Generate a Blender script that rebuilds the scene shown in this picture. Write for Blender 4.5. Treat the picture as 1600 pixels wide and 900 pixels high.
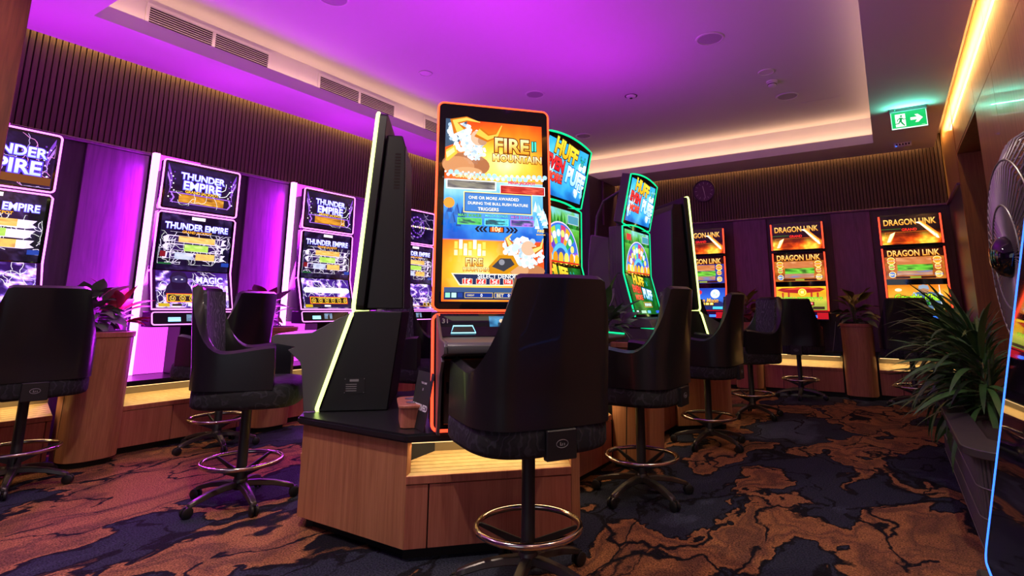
import bpy, bmesh, math, random
import numpy as np
from mathutils import Vector, Matrix
random.seed(7)
rng = np.random.default_rng(7)
for o in list(bpy.data.objects): bpy.data.objects.remove(o)
scene = bpy.context.scene
COL = scene.collection
pi = math.pi
R = math.radians

# ------------------------------------------------------------------ camera
EYE = 1.15
yaw, pitch, roll = R(32.2205), R(10.3567), R(0.1586)
fwd = Vector((-math.sin(yaw)*math.cos(pitch), math.cos(yaw)*math.cos(pitch), math.sin(pitch)))
rgt = Vector((math.cos(yaw), math.sin(yaw), 0)); up = rgt.cross(fwd)
r2 = rgt*math.cos(roll)+up*math.sin(roll); u2 = up*math.cos(roll)-rgt*math.sin(roll)
cd = bpy.data.cameras.new('camera'); cam = bpy.data.objects.new('camera', cd); COL.objects.link(cam)
cd.sensor_width = 36; cd.lens = 864.346/1600*36
cd.shift_x = (800-838.5)/1600; cd.shift_y = -(450-324.03)/1600
cd.clip_start = 0.02
m = Matrix((r2, u2, -fwd)).transposed().to_4x4(); m.translation = Vector((0, 0, EYE)); cam.matrix_world = m
scene.camera = cam

# ------------------------------------------------------------------ world, exposure
w = bpy.data.worlds.new('world'); scene.world = w; w.use_nodes = True
w.node_tree.nodes['Background'].inputs[0].default_value = (0.5, 0.55, 0.8, 1)
w.node_tree.nodes['Background'].inputs[1].default_value = 0.02
vs = scene.view_settings
vs.view_transform = 'Standard'; vs.look = 'None'; vs.exposure = 0.0; vs.gamma = 1; vs.use_curve_mapping = False

# ------------------------------------------------------------------ lamps
def area(name, loc, d, sx, sy, color, power, along=(0, 1, 0), spread=180, shape='RECTANGLE'):
    L = bpy.data.lights.new(name, 'AREA'); L.shape = shape; L.size = sx; L.size_y = sy
    L.color = color; L.energy = power; L.spread = R(spread)
    o = bpy.data.objects.new(name, L); COL.objects.link(o)
    z = -Vector(d).normalized(); y = Vector(along); y = (y-z*y.dot(z)).normalized(); x = y.cross(z)
    mm = Matrix((x, y, z)).transposed().to_4x4(); mm.translation = Vector(loc); o.matrix_world = mm
    return o
WARM = (1.0, 0.62, 0.28); AMBER = (1.0, 0.55, 0.18); PURPLE = (0.50, 0.003, 0.72); PEACH = (1.0, 0.56, 0.30)
# warm strips lying in the ceiling tray, washing the set-back wall and the tray ceiling
area('tray_strip_light', (-5.04, 5.0, 3.485), (0, 0, 1), 0.05, 7.0, PEACH, 9)
area('tray_strip_light', (-2.45, 8.53, 3.485), (0, 0, 1), 0.05, 5.0, PEACH, 10, along=(1, 0, 0))
area('tray_strip_light', (0.085, 5.0, 3.485), (0, 0, 1), 0.05, 7.0, PEACH, 5)
area('tray_strip_light', (-2.45, 1.42, 3.485), (0, 0, 1), 0.05, 5.0, PEACH, 4, along=(1, 0, 0))
# slot lights washing the tops of the walls
area('slot_light', (-5.70, 5.2, 3.50), (0, 0, -1), 0.04, 7.8, AMBER, 58)
area('slot_light', (-2.4, 9.16, 3.50), (0, 0, -1), 0.04, 6.2, AMBER, 52, along=(1, 0, 0))
area('slot_light', (0.702, 4.4, 3.50), (0.32, 0, -1), 0.022, 9.0, (1.0, 0.53, 0.16), 66)
# coloured floods standing on top of the machines, aimed at the ceiling
for yy in (1.21, 2.64, 4.07, 5.48):
    area('top_flood', (-5.42, yy, 2.60), (0.8, 0, 1), 0.2, 0.5, PURPLE, 6.5)
for xx, yy, pw in ((-2.42, 2.42, 12), (-2.5, 3.5, 19), (-2.4, 4.98, 17)):
    area('top_flood', (xx, yy, 2.42), (0, 0, 1), 0.3, 0.4, PURPLE, pw)
# unseen fill lamps added under the soffit, over the aisle and behind the viewer
for xx, yy, zz, pw in ((0.36, 2.6, 3.34, 18), (0.36, 0.2, 3.34, 12), (-2.2, 0.9, 3.34, 36), (-4.2, 0.4, 3.34, 22)):
    area('downlight', (xx, yy, zz), (0, 0, -1), 0.12, 0.12, (1.0, 0.84, 0.70) if xx > -4 else (1.0, 0.66, 0.80), pw, shape='DISK', spread=150)

# cool fill lamp added behind the viewer, with no entrance there
area('cool_fill_light', (-0.6, -2.45, 1.6), (-.1, 1, .15), 2.2, 1.8, (0.72, 0.86, 1.0), 13, along=(0, 0, 1))

# ------------------------------------------------------------------ material helpers
def newmat(name):
    mt = bpy.data.materials.new(name); mt.use_nodes = True
    nt = mt.node_tree; return mt, nt, nt.nodes['Principled BSDF']
def lin(c):
    return tuple((x/12.92 if x <= 0.04045 else ((x+0.055)/1.055)**2.4) for x in c)
def hexc(s): return lin(tuple(int(s[i:i+2], 16)/255 for i in (0, 2, 4)))
def plain(name, col, rough=0.5, metal=0.0, bump=0, bscale=200, coat=0, spec=0.5, var=0.0):
    mt, nt, b = newmat(name)
    b.inputs['Base Color'].default_value = (*col, 1); b.inputs['Roughness'].default_value = rough
    b.inputs['Metallic'].default_value = metal; b.inputs['Coat Weight'].default_value = coat
    b.inputs['Specular IOR Level'].default_value = spec
    if bump or var:
        tc = nt.nodes.new('ShaderNodeTexCoord'); n = nt.nodes.new('ShaderNodeTexNoise')
        n.inputs['Scale'].default_value = bscale; n.inputs['Detail'].default_value = 4
        nt.links.new(tc.outputs['Object'], n.inputs['Vector'])
        if bump:
            bp = nt.nodes.new('ShaderNodeBump'); bp.inputs['Strength'].default_value = bump; bp.inputs['Distance'].default_value = 0.004
            nt.links.new(n.outputs['Fac'], bp.inputs['Height']); nt.links.new(bp.outputs['Normal'], b.inputs['Normal'])
        if var:
            mx = nt.nodes.new('ShaderNodeMixRGB'); mx.inputs[1].default_value = (*[c*(1-var) for c in col], 1); mx.inputs[2].default_value = (*[c*(1+var) for c in col], 1)
            nt.links.new(n.outputs['Fac'], mx.inputs[0]); nt.links.new(mx.outputs[0], b.inputs['Base Color'])
    return mt
def wood(name, c1, c2, scale=(14, 14, 0.9), rough=0.42, detail=7, dist=1.0, coat=0.0):
    mt, nt, b = newmat(name)
    tc = nt.nodes.new('ShaderNodeTexCoord'); mp = nt.nodes.new('ShaderNodeMapping'); mp.inputs['Scale'].default_value = scale
    n = nt.nodes.new('ShaderNodeTexNoise'); n.inputs['Scale'].default_value = 2.2; n.inputs['Detail'].default_value = detail; n.inputs['Distortion'].default_value = dist
    n2 = nt.nodes.new('ShaderNodeTexNoise'); n2.inputs['Scale'].default_value = 11; n2.inputs['Detail'].default_value = 3
    cr = nt.nodes.new('ShaderNodeValToRGB'); cr.color_ramp.elements[0].position = 0.32; cr.color_ramp.elements[1].position = 0.68
    cr.color_ramp.elements[0].color = (*c1, 1); cr.color_ramp.elements[1].color = (*c2, 1)
    ad = nt.nodes.new('ShaderNodeMath'); ad.operation = 'MULTIPLY_ADD'; ad.inputs[1].default_value = 0.35
    nt.links.new(tc.outputs['Object'], mp.inputs[0]); nt.links.new(mp.outputs[0], n.inputs['Vector']); nt.links.new(mp.outputs[0], n2.inputs['Vector'])
    nt.links.new(n2.outputs['Fac'], ad.inputs[0])
    s = nt.nodes.new('ShaderNodeMath'); s.operation = 'MULTIPLY'; s.inputs[1].default_value = 0.7
    nt.links.new(n.outputs['Fac'], s.inputs[0]); nt.links.new(s.outputs[0], ad.inputs[2]); nt.links.new(ad.outputs[0], cr.inputs[0])
    nt.links.new(cr.outputs[0], b.inputs['Base Color']); b.inputs['Roughness'].default_value = rough; b.inputs['Coat Weight'].default_value = coat
    return mt
def glow(name, col, s):
    mt, nt, b = newmat(name); b.inputs['Base Color'].default_value = (*[min(1, c) for c in col], 1)
    b.inputs['Emission Color'].default_value = (*col, 1); b.inputs['Emission Strength'].default_value = s
    b.inputs['Roughness'].default_value = 0.4
    return mt

M = {}
M['ceil'] = plain('ceiling_paint', (0.70, 0.69, 0.70), 0.85, bump=0.05, bscale=60)
M['slat'] = wood('dark_slat_timber', hexc('3a2a26'), hexc('5a4238'), (20, 20, 1.0), 0.5)
M['gap'] = plain('slat_backing', (0.008, 0.007, 0.008), 0.9)
M['darkwood'] = wood('stained_wall_panel', hexc('38283c'), hexc('4a3650'), (5, 5, 0.5), 0.45, dist=2.2)
M['panel2'] = wood('stained_raised_panel', hexc('5e3a66'), hexc('7a4c82'), (5, 5, 0.5), 0.42, dist=2.4)
M['wood'] = wood('walnut_laminate', hexc('9a6242'), hexc('c0855e'), (16, 16, 0.6), 0.38, coat=0.05)
M['wood2'] = wood('dark_walnut_laminate', hexc('a25a48'), hexc('c27a64'), (16, 16, 0.6), 0.38, coat=0.05)
M['oak'] = wood('oak_veneer', hexc('a87c48'), hexc('cfa468'), (9, 9, 0.45), 0.30, dist=2.0, coat=0.25)
M['jamb'] = wood('oak_jamb', hexc('7d5228'), hexc('a06c3a'), (8, 8, 0.5), 0.5, dist=2.4)
M['post'] = wood('brown_post_timber', hexc('5a3018'), hexc('7a4526'), (9, 9, 0.5), 0.5, dist=2.0)
M['shelf'] = wood('pale_slat_timber', hexc('b99a66'), hexc('cfb27c'), (3, 3, 3), 0.5)
M['niche'] = plain('niche_board', hexc('6a5838'), 0.6, var=0.15, bscale=8)
M['black'] = plain('black_laminate', (0.012, 0.012, 0.016), 0.32, var=0.2, bscale=20)
M['plinth'] = plain('black_kick', (0.006, 0.006, 0.007), 0.6)
M['cab'] = plain('black_cabinet_paint', (0.008, 0.008, 0.009), 0.42, bump=0.04, bscale=400)
M['cab_lit'] = plain('cabinet_paint_lit', (0.075, 0.07, 0.08), 0.38)  # black cabinet paint lightened, purple light put into the colour
M['cabdark'] = plain('matte_black_plastic', (0.010, 0.010, 0.012), 0.5)
M['gloss'] = plain('black_glass', (0.004, 0.004, 0.006), 0.06, coat=0.5)
M['mirror'] = plain('polished_black_glass', (0.006, 0.006, 0.012), 0.035, coat=1.0, spec=0.8)
M['grey'] = plain('grey_metal_paint', (0.11, 0.105, 0.115), 0.45, metal=0.3)
M['silver'] = plain('satin_silver', (0.45, 0.45, 0.46), 0.3, metal=1.0)
M['vinyl'] = plain('black_vinyl', (0.010, 0.010, 0.013), 0.30, bump=0.08, bscale=60, coat=0.1)
M['chrome'] = plain('bronze_chrome', (0.62, 0.54, 0.48), 0.16, metal=1.0)
M['legm'] = plain('bronze_black_metal', (0.075, 0.066, 0.062), 0.34, metal=0.75)
M['rubber'] = plain('black_nylon', (0.01, 0.01, 0.011), 0.45)
M['white'] = plain('white_enamel', (0.72, 0.70, 0.72), 0.5)
M['spkgrille'] = plain('speaker_mesh', (0.42, 0.40, 0.42), 0.7)
M['slotdark'] = plain('vent_void', (0.02, 0.012, 0.012), 0.9)
M['fanm'] = plain('fan_gunmetal', (0.30, 0.28, 0.28), 0.35, metal=0.5)
M['planterdark'] = plain('charcoal_planter', (0.05, 0.045, 0.05), 0.45, var=0.25, bscale=12)
M['flute'] = plain('charcoal_flute', (0.10, 0.09, 0.10), 0.4)
M['soil'] = plain('dark_potting_mix', (0.02, 0.014, 0.01), 0.95, bump=0.6, bscale=40)
M['ink'] = plain('white_print', (0.8, 0.8, 0.82), 0.6)
M['ink2'] = plain('grey_print', (0.25, 0.25, 0.27), 0.6)
M['card'] = plain('black_card', (0.012, 0.012, 0.014), 0.55)
M['pink'] = glow('pink_lit_ribs', (0.86, 0.10, 0.92), 1.0)  # pink light on the ribbed panels put in as emission
LED = {
 'pink': glow('led_pink', (1.0, 0.24, 1.0), 2.4), 'pinkhot': glow('led_pink_white', (1.0, 0.30, 1.0), 3.0),
 'red': glow('led_red', (1.0, 0.055, 0.02), 2.6), 'orange': glow('led_orange_red', (1.0, 0.075, 0.02), 2.6),
 'lime': glow('led_lime', (0.78, 1.0, 0.26), 2.6), 'green': glow('led_green', (0.0, 1.0, 0.36), 1.0),
 'blue': glow('led_blue', (0.03, 0.16, 1.0), 2.6), 'cyan': glow('led_cyan', (0.25, 0.75, 1.0), 2.4),
 'warm': glow('led_warm', (1.0, 0.62, 0.26), 2.2), 'redpanel': glow('red_backlit_panel', (0.55, 0.008, 0.012), 0.9),
}
# screen art: colours live in a point attribute of each screen mesh, and are what the screen shows
mt, nt, b = newmat('screen_art'); at = nt.nodes.new('ShaderNodeAttribute'); at.attribute_name = 'Col'
b.inputs['Base Color'].default_value = (0.004, 0.004, 0.005, 1); b.inputs['Roughness'].default_value = 0.12
nt.links.new(at.outputs['Color'], b.inputs['Emission Color']); b.inputs['Emission Strength'].default_value = 1.45
M['art'] = mt
# leaves: colour attribute + vein noise
def leafmat(name, c1, c2, rough=0.4, spots=None):
    mt, nt, b = newmat(name)
    oi = nt.nodes.new('ShaderNodeObjectInfo'); tc = nt.nodes.new('ShaderNodeTexCoord')
    n = nt.nodes.new('ShaderNodeTexNoise'); n.inputs['Scale'].default_value = 9 if spots is None else spots; n.inputs['Detail'].default_value = 3
    ad = nt.nodes.new('ShaderNodeMath'); ad.operation = 'MULTIPLY_ADD'; ad.inputs[1].default_value = 0.5
    nt.links.new(oi.outputs['Random'], ad.inputs[0]); 
    s = nt.nodes.new('ShaderNodeMath'); s.operation = 'MULTIPLY'; s.inputs[1].default_value = 0.55
    nt.links.new(tc.outputs['Object'], n.inputs['Vector']); nt.links.new(n.outputs['Fac'], s.inputs[0]); nt.links.new(s.outputs[0], ad.inputs[2])
    cr = nt.nodes.new('ShaderNodeValToRGB'); cr.color_ramp.elements[0].position = 0.2; cr.color_ramp.elements[1].position = 0.8
    cr.color_ramp.elements[0].color = (*c1, 1); cr.color_ramp.elements[1].color = (*c2, 1)
    nt.links.new(ad.outputs[0], cr.inputs[0]); nt.links.new(cr.outputs[0], b.inputs['Base Color'])
    b.inputs['Roughness'].default_value = rough
    return mt
M['leafgreen'] = leafmat('strap_leaf_green', hexc('1c3a1e'), hexc('4f7a44'))
M['leafdark'] = leafmat('calathea_leaf', hexc('33402f'), hexc('7f9278'), spots=30)
M['leafpink'] = leafmat('cordyline_leaf', hexc('9a2030'), hexc('e0506a'))
M['leafred'] = leafmat('red_broad_leaf', hexc('4a1a20'), hexc('8c3a40'))
M['leafolive'] = leafmat('olive_broad_leaf', hexc('3c3a18'), hexc('75702c'))
M['stem'] = plain('plant_stem', hexc('3c4a28'), 0.6)
# carpet
def carpet():
    mt, nt, b = newmat('patterned_carpet'); L = nt.links.new; N = nt.nodes.new
    tc = N('ShaderNodeTexCoord')
    mp = N('ShaderNodeMapping'); mp.inputs['Scale'].default_value = (1.3, 0.8, 1); mp.inputs['Rotation'].default_value = (0, 0, R(35)); mp.inputs['Location'].default_value = (3.1, 1.7, 0)
    L(tc.outputs['Object'], mp.inputs[0])
    wn = N('ShaderNodeTexNoise'); wn.inputs['Scale'].default_value = 1.6; wn.inputs['Detail'].default_value = 5; L(mp.outputs[0], wn.inputs['Vector'])
    sub = N('ShaderNodeVectorMath'); sub.operation = 'MULTIPLY_ADD'; sub.inputs[1].default_value = (1.3, 1.3, 0); L(wn.outputs['Color'], sub.inputs[0]); L(mp.outputs[0], sub.inputs[2])
    a = N('ShaderNodeTexNoise'); a.inputs['Scale'].default_value = 1.0; a.inputs['Detail'].default_value = 4; a.inputs['Roughness'].default_value = 0.5; a.inputs['Distortion'].default_value = 0.55; L(sub.outputs[0], a.inputs['Vector'])
    r1 = N('ShaderNodeValToRGB'); e = r1.color_ramp.elements; r1.color_ramp.interpolation = 'LINEAR'
    navy = (*hexc('2b2e3c'), 1); slate = (*hexc('474d60'), 1); blk = (*hexc('17161c'), 1); org = (*hexc('80553a'), 1); org2 = (*hexc('946440'), 1); br = (*hexc('634334'), 1)
    e[0].position = 0.30; e[0].color = slate; e[1].position = 0.40; e[1].color = navy
    for p, c in ((0.455, navy), (0.475, navy), (0.482, blk), (0.498, blk), (0.507, org2), (0.535, org), (0.555, br), (0.60, org2), (0.66, org), (0.668, blk), (0.685, org), (0.71, br), (0.72, navy)):
        x = e.new(p); x.color = c
    L(a.outputs['Fac'], r1.inputs[0])
    # thin dark veins running through the light areas
    v = N('ShaderNodeTexVoronoi'); v.feature = 'DISTANCE_TO_EDGE'; v.inputs['Scale'].default_value = 1.5; L(sub.outputs[0], v.inputs['Vector'])
    vr = N('ShaderNodeMapRange'); vr.inputs[1].default_value = 0.012; vr.inputs[2].default_value = 0.03; L(v.outputs['Distance'], vr.inputs[0])
    vm = N('ShaderNodeTexNoise'); vm.inputs['Scale'].default_value = 1.3; L(mp.outputs[0], vm.inputs['Vector'])
    vg = N('ShaderNodeMath'); vg.operation = 'GREATER_THAN'; vg.inputs[1].default_value = 0.56; L(vm.outputs['Fac'], vg.inputs[0])
    mxv = N('ShaderNodeMath'); mxv.operation = 'MAXIMUM'; L(vr.outputs[0], mxv.inputs[0]); L(vg.outputs[0], mxv.inputs[1])
    mx = N('ShaderNodeMixRGB'); mx.inputs[1].default_value = blk; L(mxv.outputs[0], mx.inputs[0]); L(r1.outputs[0], mx.inputs[2])
    # tuft speckle
    f = N('ShaderNodeTexNoise'); f.inputs['Scale'].default_value = 120; f.inputs['Detail'].default_value = 2; L(tc.outputs['Object'], f.inputs['Vector'])
    fr = N('ShaderNodeMapRange'); fr.inputs[1].default_value = 0.3; fr.inputs[2].default_value = 0.7; fr.inputs[3].default_value = 0.3; fr.inputs[4].default_value = 1.75; L(f.outputs['Fac'], fr.inputs[0])
    mu = N('ShaderNodeMixRGB'); mu.blend_type = 'MULTIPLY'; mu.inputs[0].default_value = 1; L(mx.outputs[0], mu.inputs[1]); L(fr.outputs[0], mu.inputs[2])
    L(mu.outputs[0], b.inputs['Base Color']); b.inputs['Roughness'].default_value = 0.95; b.inputs['Specular IOR Level'].default_value = 0.1
    bp = N('ShaderNodeBump'); bp.inputs['Strength'].default_value = 0.5; bp.inputs['Distance'].default_value = 0.006; L(f.outputs['Fac'], bp.inputs['Height']); L(bp.outputs['Normal'], b.inputs['Normal'])
    return mt
M['carpet'] = carpet()
def fabric(name, c1, c2, scale):
    mt, nt, b = newmat(name); L = nt.links.new; N = nt.nodes.new
    tc = N('ShaderNodeTexCoord'); wn = N('ShaderNodeTexNoise'); wn.inputs['Scale'].default_value = 7; L(tc.outputs['Object'], wn.inputs['Vector'])
    wv = N('ShaderNodeTexWave'); wv.inputs['Scale'].default_value = scale; wv.inputs['Distortion'].default_value = 14; wv.inputs['Detail'].default_value = 2; wv.inputs['Detail Scale'].default_value = 1.4
    L(tc.outputs['Object'], wv.inputs['Vector'])
    cr = N('ShaderNodeValToRGB'); cr.color_ramp.elements[0].position = 0.78; cr.color_ramp.elements[1].position = 0.95
    cr.color_ramp.elements[0].color = (*c1, 1); cr.color_ramp.elements[1].color = (*c2, 1)
    L(wv.outputs['Fac'], cr.inputs[0]); L(cr.outputs[0], b.inputs['Base Color']); b.inputs['Roughness'].default_value = 0.85
    bp = N('ShaderNodeBump'); bp.inputs['Strength'].default_value = 0.35; bp.inputs['Distance'].default_value = 0.003; L(wv.outputs['Fac'], bp.inputs['Height']); L(bp.outputs['Normal'], b.inputs['Normal'])
    return mt
M['fabric'] = fabric('figured_grey_fabric', hexc('3c3c48'), hexc('60606e'), 9)
M['fabricdark'] = fabric('figured_dark_fabric', hexc('17171f'), hexc('2c2c38'), 9)
# ------------------------------------------------------------------ geometry helpers
class MB:
    def __init__(s): s.v = []; s.f = []; s.mi = []; s.mats = []; s.cm = 0
    def mat(s, mt):
        if mt not in s.mats: s.mats.append(mt)
        s.cm = s.mats.index(mt); return s
    def add(s, vs, fs):
        k = len(s.v); s.v += [tuple(p) for p in vs]
        for f in fs: s.f.append([i+k for i in f]); s.mi.append(s.cm)
        return s
    def box(s, x0, y0, z0, x1, y1, z1):
        v = [(x0,y0,z0),(x1,y0,z0),(x1,y1,z0),(x0,y1,z0),(x0,y0,z1),(x1,y0,z1),(x1,y1,z1),(x0,y1,z1)]
        return s.add(v, [(0,3,2,1),(4,5,6,7),(0,1,5,4),(1,2,6,5),(2,3,7,6),(3,0,4,7)])
    def prism(s, poly, fn0, fn1):
        n = len(poly); v = [fn0(p) for p in poly]+[fn1(p) for p in poly]
        return s.add(v, [list(range(n))[::-1], list(range(n, 2*n))]+[(i, (i+1) % n, n+(i+1) % n, n+i) for i in range(n)])
    def slab(s, poly, z0, z1): return s.prism(poly, lambda p: (p[0], p[1], z0), lambda p: (p[0], p[1], z1))
    def side(s, prof, x0, x1):     # prof = (y, z) outline, extruded along x
        return s.prism(prof, lambda p: (x0, p[0], p[1]), lambda p: (x1, p[0], p[1]))
    def tube(s, path, r, n=8, closed=False, taper=None):
        P = [Vector(p) for p in path]; k = len(P); rings = []
        prev = None
        for i in range(k):
            a = P[(i-1) % k] if (closed or i > 0) else P[i]; c = P[(i+1) % k] if (closed or i < k-1) else P[i]
            t = (c-a).normalized()
            if prev is None:
                ref = Vector((0, 0, 1)) if abs(t.z) < 0.9 else Vector((1, 0, 0)); u = t.cross(ref).normalized()
            else: u = (prev-t*prev.dot(t)).normalized()
            prev = u; w_ = t.cross(u); rr = r if taper is None else r*taper[i]
            rings.append([P[i]+(u*math.cos(2*pi*j/n)+w_*math.sin(2*pi*j/n))*rr for j in range(n)])
        v = [q for g in rings for q in g]; f = []
        for i in range(k if closed else k-1):
            i2 = (i+1) % k
            for j in range(n): f.append((i*n+j, i*n+(j+1) % n, i2*n+(j+1) % n, i2*n+j))
        if not closed: f += [list(range(n))[::-1], list(range((k-1)*n, k*n))]
        return s.add(v, f)
    def lathe(s, prof, n=24, c=(0, 0, 0), axis=None):
        v = []; f = []; k = len(prof)
        for i in range(n):
            a = 2*pi*i/n
            for r_, z in prof: v.append(Vector((r_*math.cos(a), r_*math.sin(a), z)))
        for i in range(n):
            for j in range(k-1): f.append((i*k+j, ((i+1) % n)*k+j, ((i+1) % n)*k+j+1, i*k+j+1))
        f.append([i*k for i in range(n)][::-1]); f.append([i*k+k-1 for i in range(n)])
        if axis is not None:
            q = Vector((0, 0, 1)).rotation_difference(Vector(axis)); v = [q @ p for p in v]
        return s.add([p+Vector(c) for p in v], f)
    def mesh(s, name, bevel=0, seg=1, smooth=35):
        me = bpy.data.meshes.new(name); me.from_pydata(s.v, [], s.f)
        for mt in s.mats: me.materials.append(mt)
        me.polygons.foreach_set('material_index', s.mi)
        bm = bmesh.new(); bm.from_mesh(me)
        bmesh.ops.recalc_face_normals(bm, faces=bm.faces)
        if bevel:
            es = [e for e in bm.edges if len(e.link_faces) == 2 and e.calc_face_angle(0) > 0.6]
            bmesh.ops.bevel(bm, geom=es, offset=bevel, segments=seg, affect='EDGES', clamp_overlap=True)
        bm.to_mesh(me); bm.free()
        if smooth:
            me.polygons.foreach_set('use_smooth', [True]*len(me.polygons)); me.set_sharp_from_angle(angle=R(smooth))
        me.update(); return me
    def build(s, name, parent=None, **k):
        return place(name, s.mesh(name, **k), parent)
def place(name, me, parent=None, loc=(0, 0, 0), rz=0, mw=None):
    o = bpy.data.objects.new(name, me); COL.objects.link(o)
    if parent is not None: o.parent = parent
    o.location = loc; o.rotation_euler = (0, 0, rz)
    if mw is not None: o.matrix_local = mw
    return o
def tag(o, label=None, cat=None, group=None, kind=None):
    if label: o['label'] = label
    if cat: o['category'] = cat
    if group: o['group'] = group
    if kind: o['kind'] = kind
    return o
def thing(name, label, cat, loc=(0, 0, 0), rz=0, group=None):
    o = bpy.data.objects.new(name, None); COL.objects.link(o); o.empty_display_size = 0.1
    o.location = loc; o.rotation_euler = (0, 0, rz); return tag(o, label, cat, group)
def rrect(w, h, r, n=5, cx=0, cy=0):
    p = []
    for sx, sy, a0 in ((1, -1, -90), (1, 1, 0), (-1, 1, 90), (-1, -1, 180)):
        for i in range(n+1):
            a = R(a0+90*i/n); p.append((cx+sx*(w/2-r)+r*math.cos(a), cy+sy*(h/2-r)+r*math.sin(a)))
    return p
CACHE = {}
def cached(key, fn):
    if key not in CACHE: CACHE[key] = fn()
    return CACHE[key]

# ------------------------------------------------------------------ the room
WX, WY, RX = -5.75, 9.2, 0.80          # left wall, back wall, right wall planes
ZS, ZL, ZC = 3.35, 3.47, 3.75          # soffit, tray lip top, tray ceiling
NY = -2.6
f = MB().mat(M['carpet']); f.box(-5.9, NY-.1, -0.06, 1.7, 9.35, 0.0)
tag(f.build('floor', smooth=0), kind='structure')

c = MB().mat(M['ceil'])
TX0, TX1, TY0, TY1 = -4.96, 0.01, 1.495, 8.46         # tray opening
SX0, SX1, SY1 = -5.655, 0.712, 9.12                   # soffit outer edge (a slot is left along the walls)
for x0, y0, x1, y1 in ((SX0, NY, TX0, SY1), (TX1, NY, SX1, SY1), (TX0, NY, TX1, TY0), (TX0, TY1, TX1, SY1)):
    c.box(x0, y0, ZS, x1, y1, ZL)
for x0, y0, x1, y1 in ((-5.22, 1.2, -5.12, 8.7), (0.16, 1.2, 0.26, 8.7), (-5.12, 1.2, 0.16, 1.345), (-5.12, 8.61, 0.16, 8.7)):
    c.box(x0, y0, ZL, x1, y1, ZC)
c.box(-5.22, 1.2, ZC, 0.26, 8.7, ZC+.08)
for x0, y0, x1, y1, z in ((WX, NY, SX0+.06, 9.2, 3.56), (SX0, SY1-.06, RX, 9.2, 3.561), (SX1-.11, NY, RX, 9.2, 3.562)):
    c.box(x0, y0, z, x1, y1, z+.05)
c.box(SX1-.11, NY, ZL, SX1-.06, 9.2, 3.562)
tag(c.build('ceiling', bevel=0.0), kind='structure')
ceilo = bpy.data.objects['ceiling']
# two faint access-hatch seams and flush panels in the tray ceiling
def hatch(x, y, sx, sy):
    b_ = MB().mat(M['ceil']); b_.box(x-sx/2, y-sy/2, ZC-.004, x+sx/2, y+sy/2, ZC-.0005)
    b_.build('access_panel', ceilo, bevel=0.0012)
hatch(-4.62, 2.0, 0.6, 0.72); hatch(-0.5, 7.75, 0.46, 0.5)

def slatwall(name, along, pos, a0, a1, inward):
    L = MB().mat(M['darkwood'])
    t = 0.1
    if along == 'y': L.box(pos-t if inward > 0 else pos, a0, 0, pos if inward > 0 else pos+t, a1, 3.6)
    else: L.box(a0, pos, 0, a1, pos+t, 3.6)
    wob = tag(L.build(name, smooth=0), kind='structure')
    g = MB().mat(M['gap'])
    if along == 'y': g.box(pos+.0005, a0, 2.57, pos+.004, a1, 3.555)
    else: g.box(a0, pos-.004, 2.57, a1, pos-.0005, 3.555)
    g.build('slat_backing', wob, smooth=0)
    pitch = 0.0425
    wdt = 0.034
    def mk():
        q = MB().mat(M['slat'])
        if along == 'y': q.box(0.004, -wdt/2, 2.575, 0.024, wdt/2, 3.555)
        else: q.box(-wdt/2, -0.024, 2.575, wdt/2, -0.004, 3.555)
        return q.mesh('slat', bevel=0.003)
    me = mk(); n = int((a1-a0)/pitch)
    for i in range(n):
        p = a0+pitch*(i+.5)
        place('slat', me, wob, (pos, p, 0) if along == 'y' else (p, pos, 0))
    q = MB().mat(M['panel2'])
    if along == 'y': q.box(pos, a0, 2.545, pos+.035, a1, 2.572)
    else: q.box(a0, pos-.035, 2.545, a1, pos, 2.572)
    q.build('ledge', wob, bevel=0.003)
    return wob
wl = slatwall('wall_left', 'y', WX, 0.4, 9.2, 1)
wb = slatwall('wall_back', 'x', WY, -5.75, 0.80, 1)
q = MB().mat(M['darkwood']); q.box(WX-.1, NY, 0, WX, 0.4, 3.6); q.build('wall_panel', wl, smooth=0)
# raised timber panels between the machines
for yc in (0.62, 2.06, 3.50, 4.93, 6.36, 7.6):
    q = MB().mat(M['panel2']); q.box(WX, yc-.24, .57, WX+.03, yc+.24, 2.54); q.build('wall_panel', wl, bevel=0.004)
for xc in (-3.9, -1.78, -0.38):
    q = MB().mat(M['panel2']); q.box(xc-.25, WY-.03, .57, xc+.25, WY, 2.54); q.build('wall_panel', wb, bevel=0.004)
q = MB().mat(M['darkwood']); q.box(-5.85, NY-.1, 0, 1.7, NY, 3.6); tag(q.build('wall_front', smooth=0), kind='structure')

# right wall: oak panels, a deep opening, darker panelling beyond it
q = MB().mat(M['oak']); TH = 0.5
q.box(RX+.012, NY, 0, RX+TH, 6.03, 3.6); q.box(RX+.012, 6.03, 2.921, RX+TH, 7.68, 3.6)
wr = tag(q.build('wall_right', smooth=0), kind='structure')
ys = [NY, -1.1, 0.1, 1.3, 2.5, 3.75, 5.1, 6.03]
for i in range(len(ys)-1):
    for z0, z1 in ((0.1, 1.4), (1.4, 2.92), (2.92, 3.555)):
        if i == len(ys)-2 and z0 == 2.92: continue
        q = MB().mat(M['oak']); q.box(RX, ys[i]+.002, z0+.002, RX+.012, ys[i+1]-.002, z1-.002); q.build('oak_panel', wr, bevel=0.0015)
for a, b_ in ((5.1, 6.03), (6.03, 7.68)):
    q = MB().mat(M['oak']); q.box(RX, a+.002, 2.922, RX+.012, b_-.002, 3.555); q.build('oak_panel', wr, bevel=0.0015)
q = MB().mat(M['jamb']); q.box(RX-.002, 7.68, 0, RX+TH, 7.74, 3.6); q.build('jamb', wr, bevel=0.002)
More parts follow.
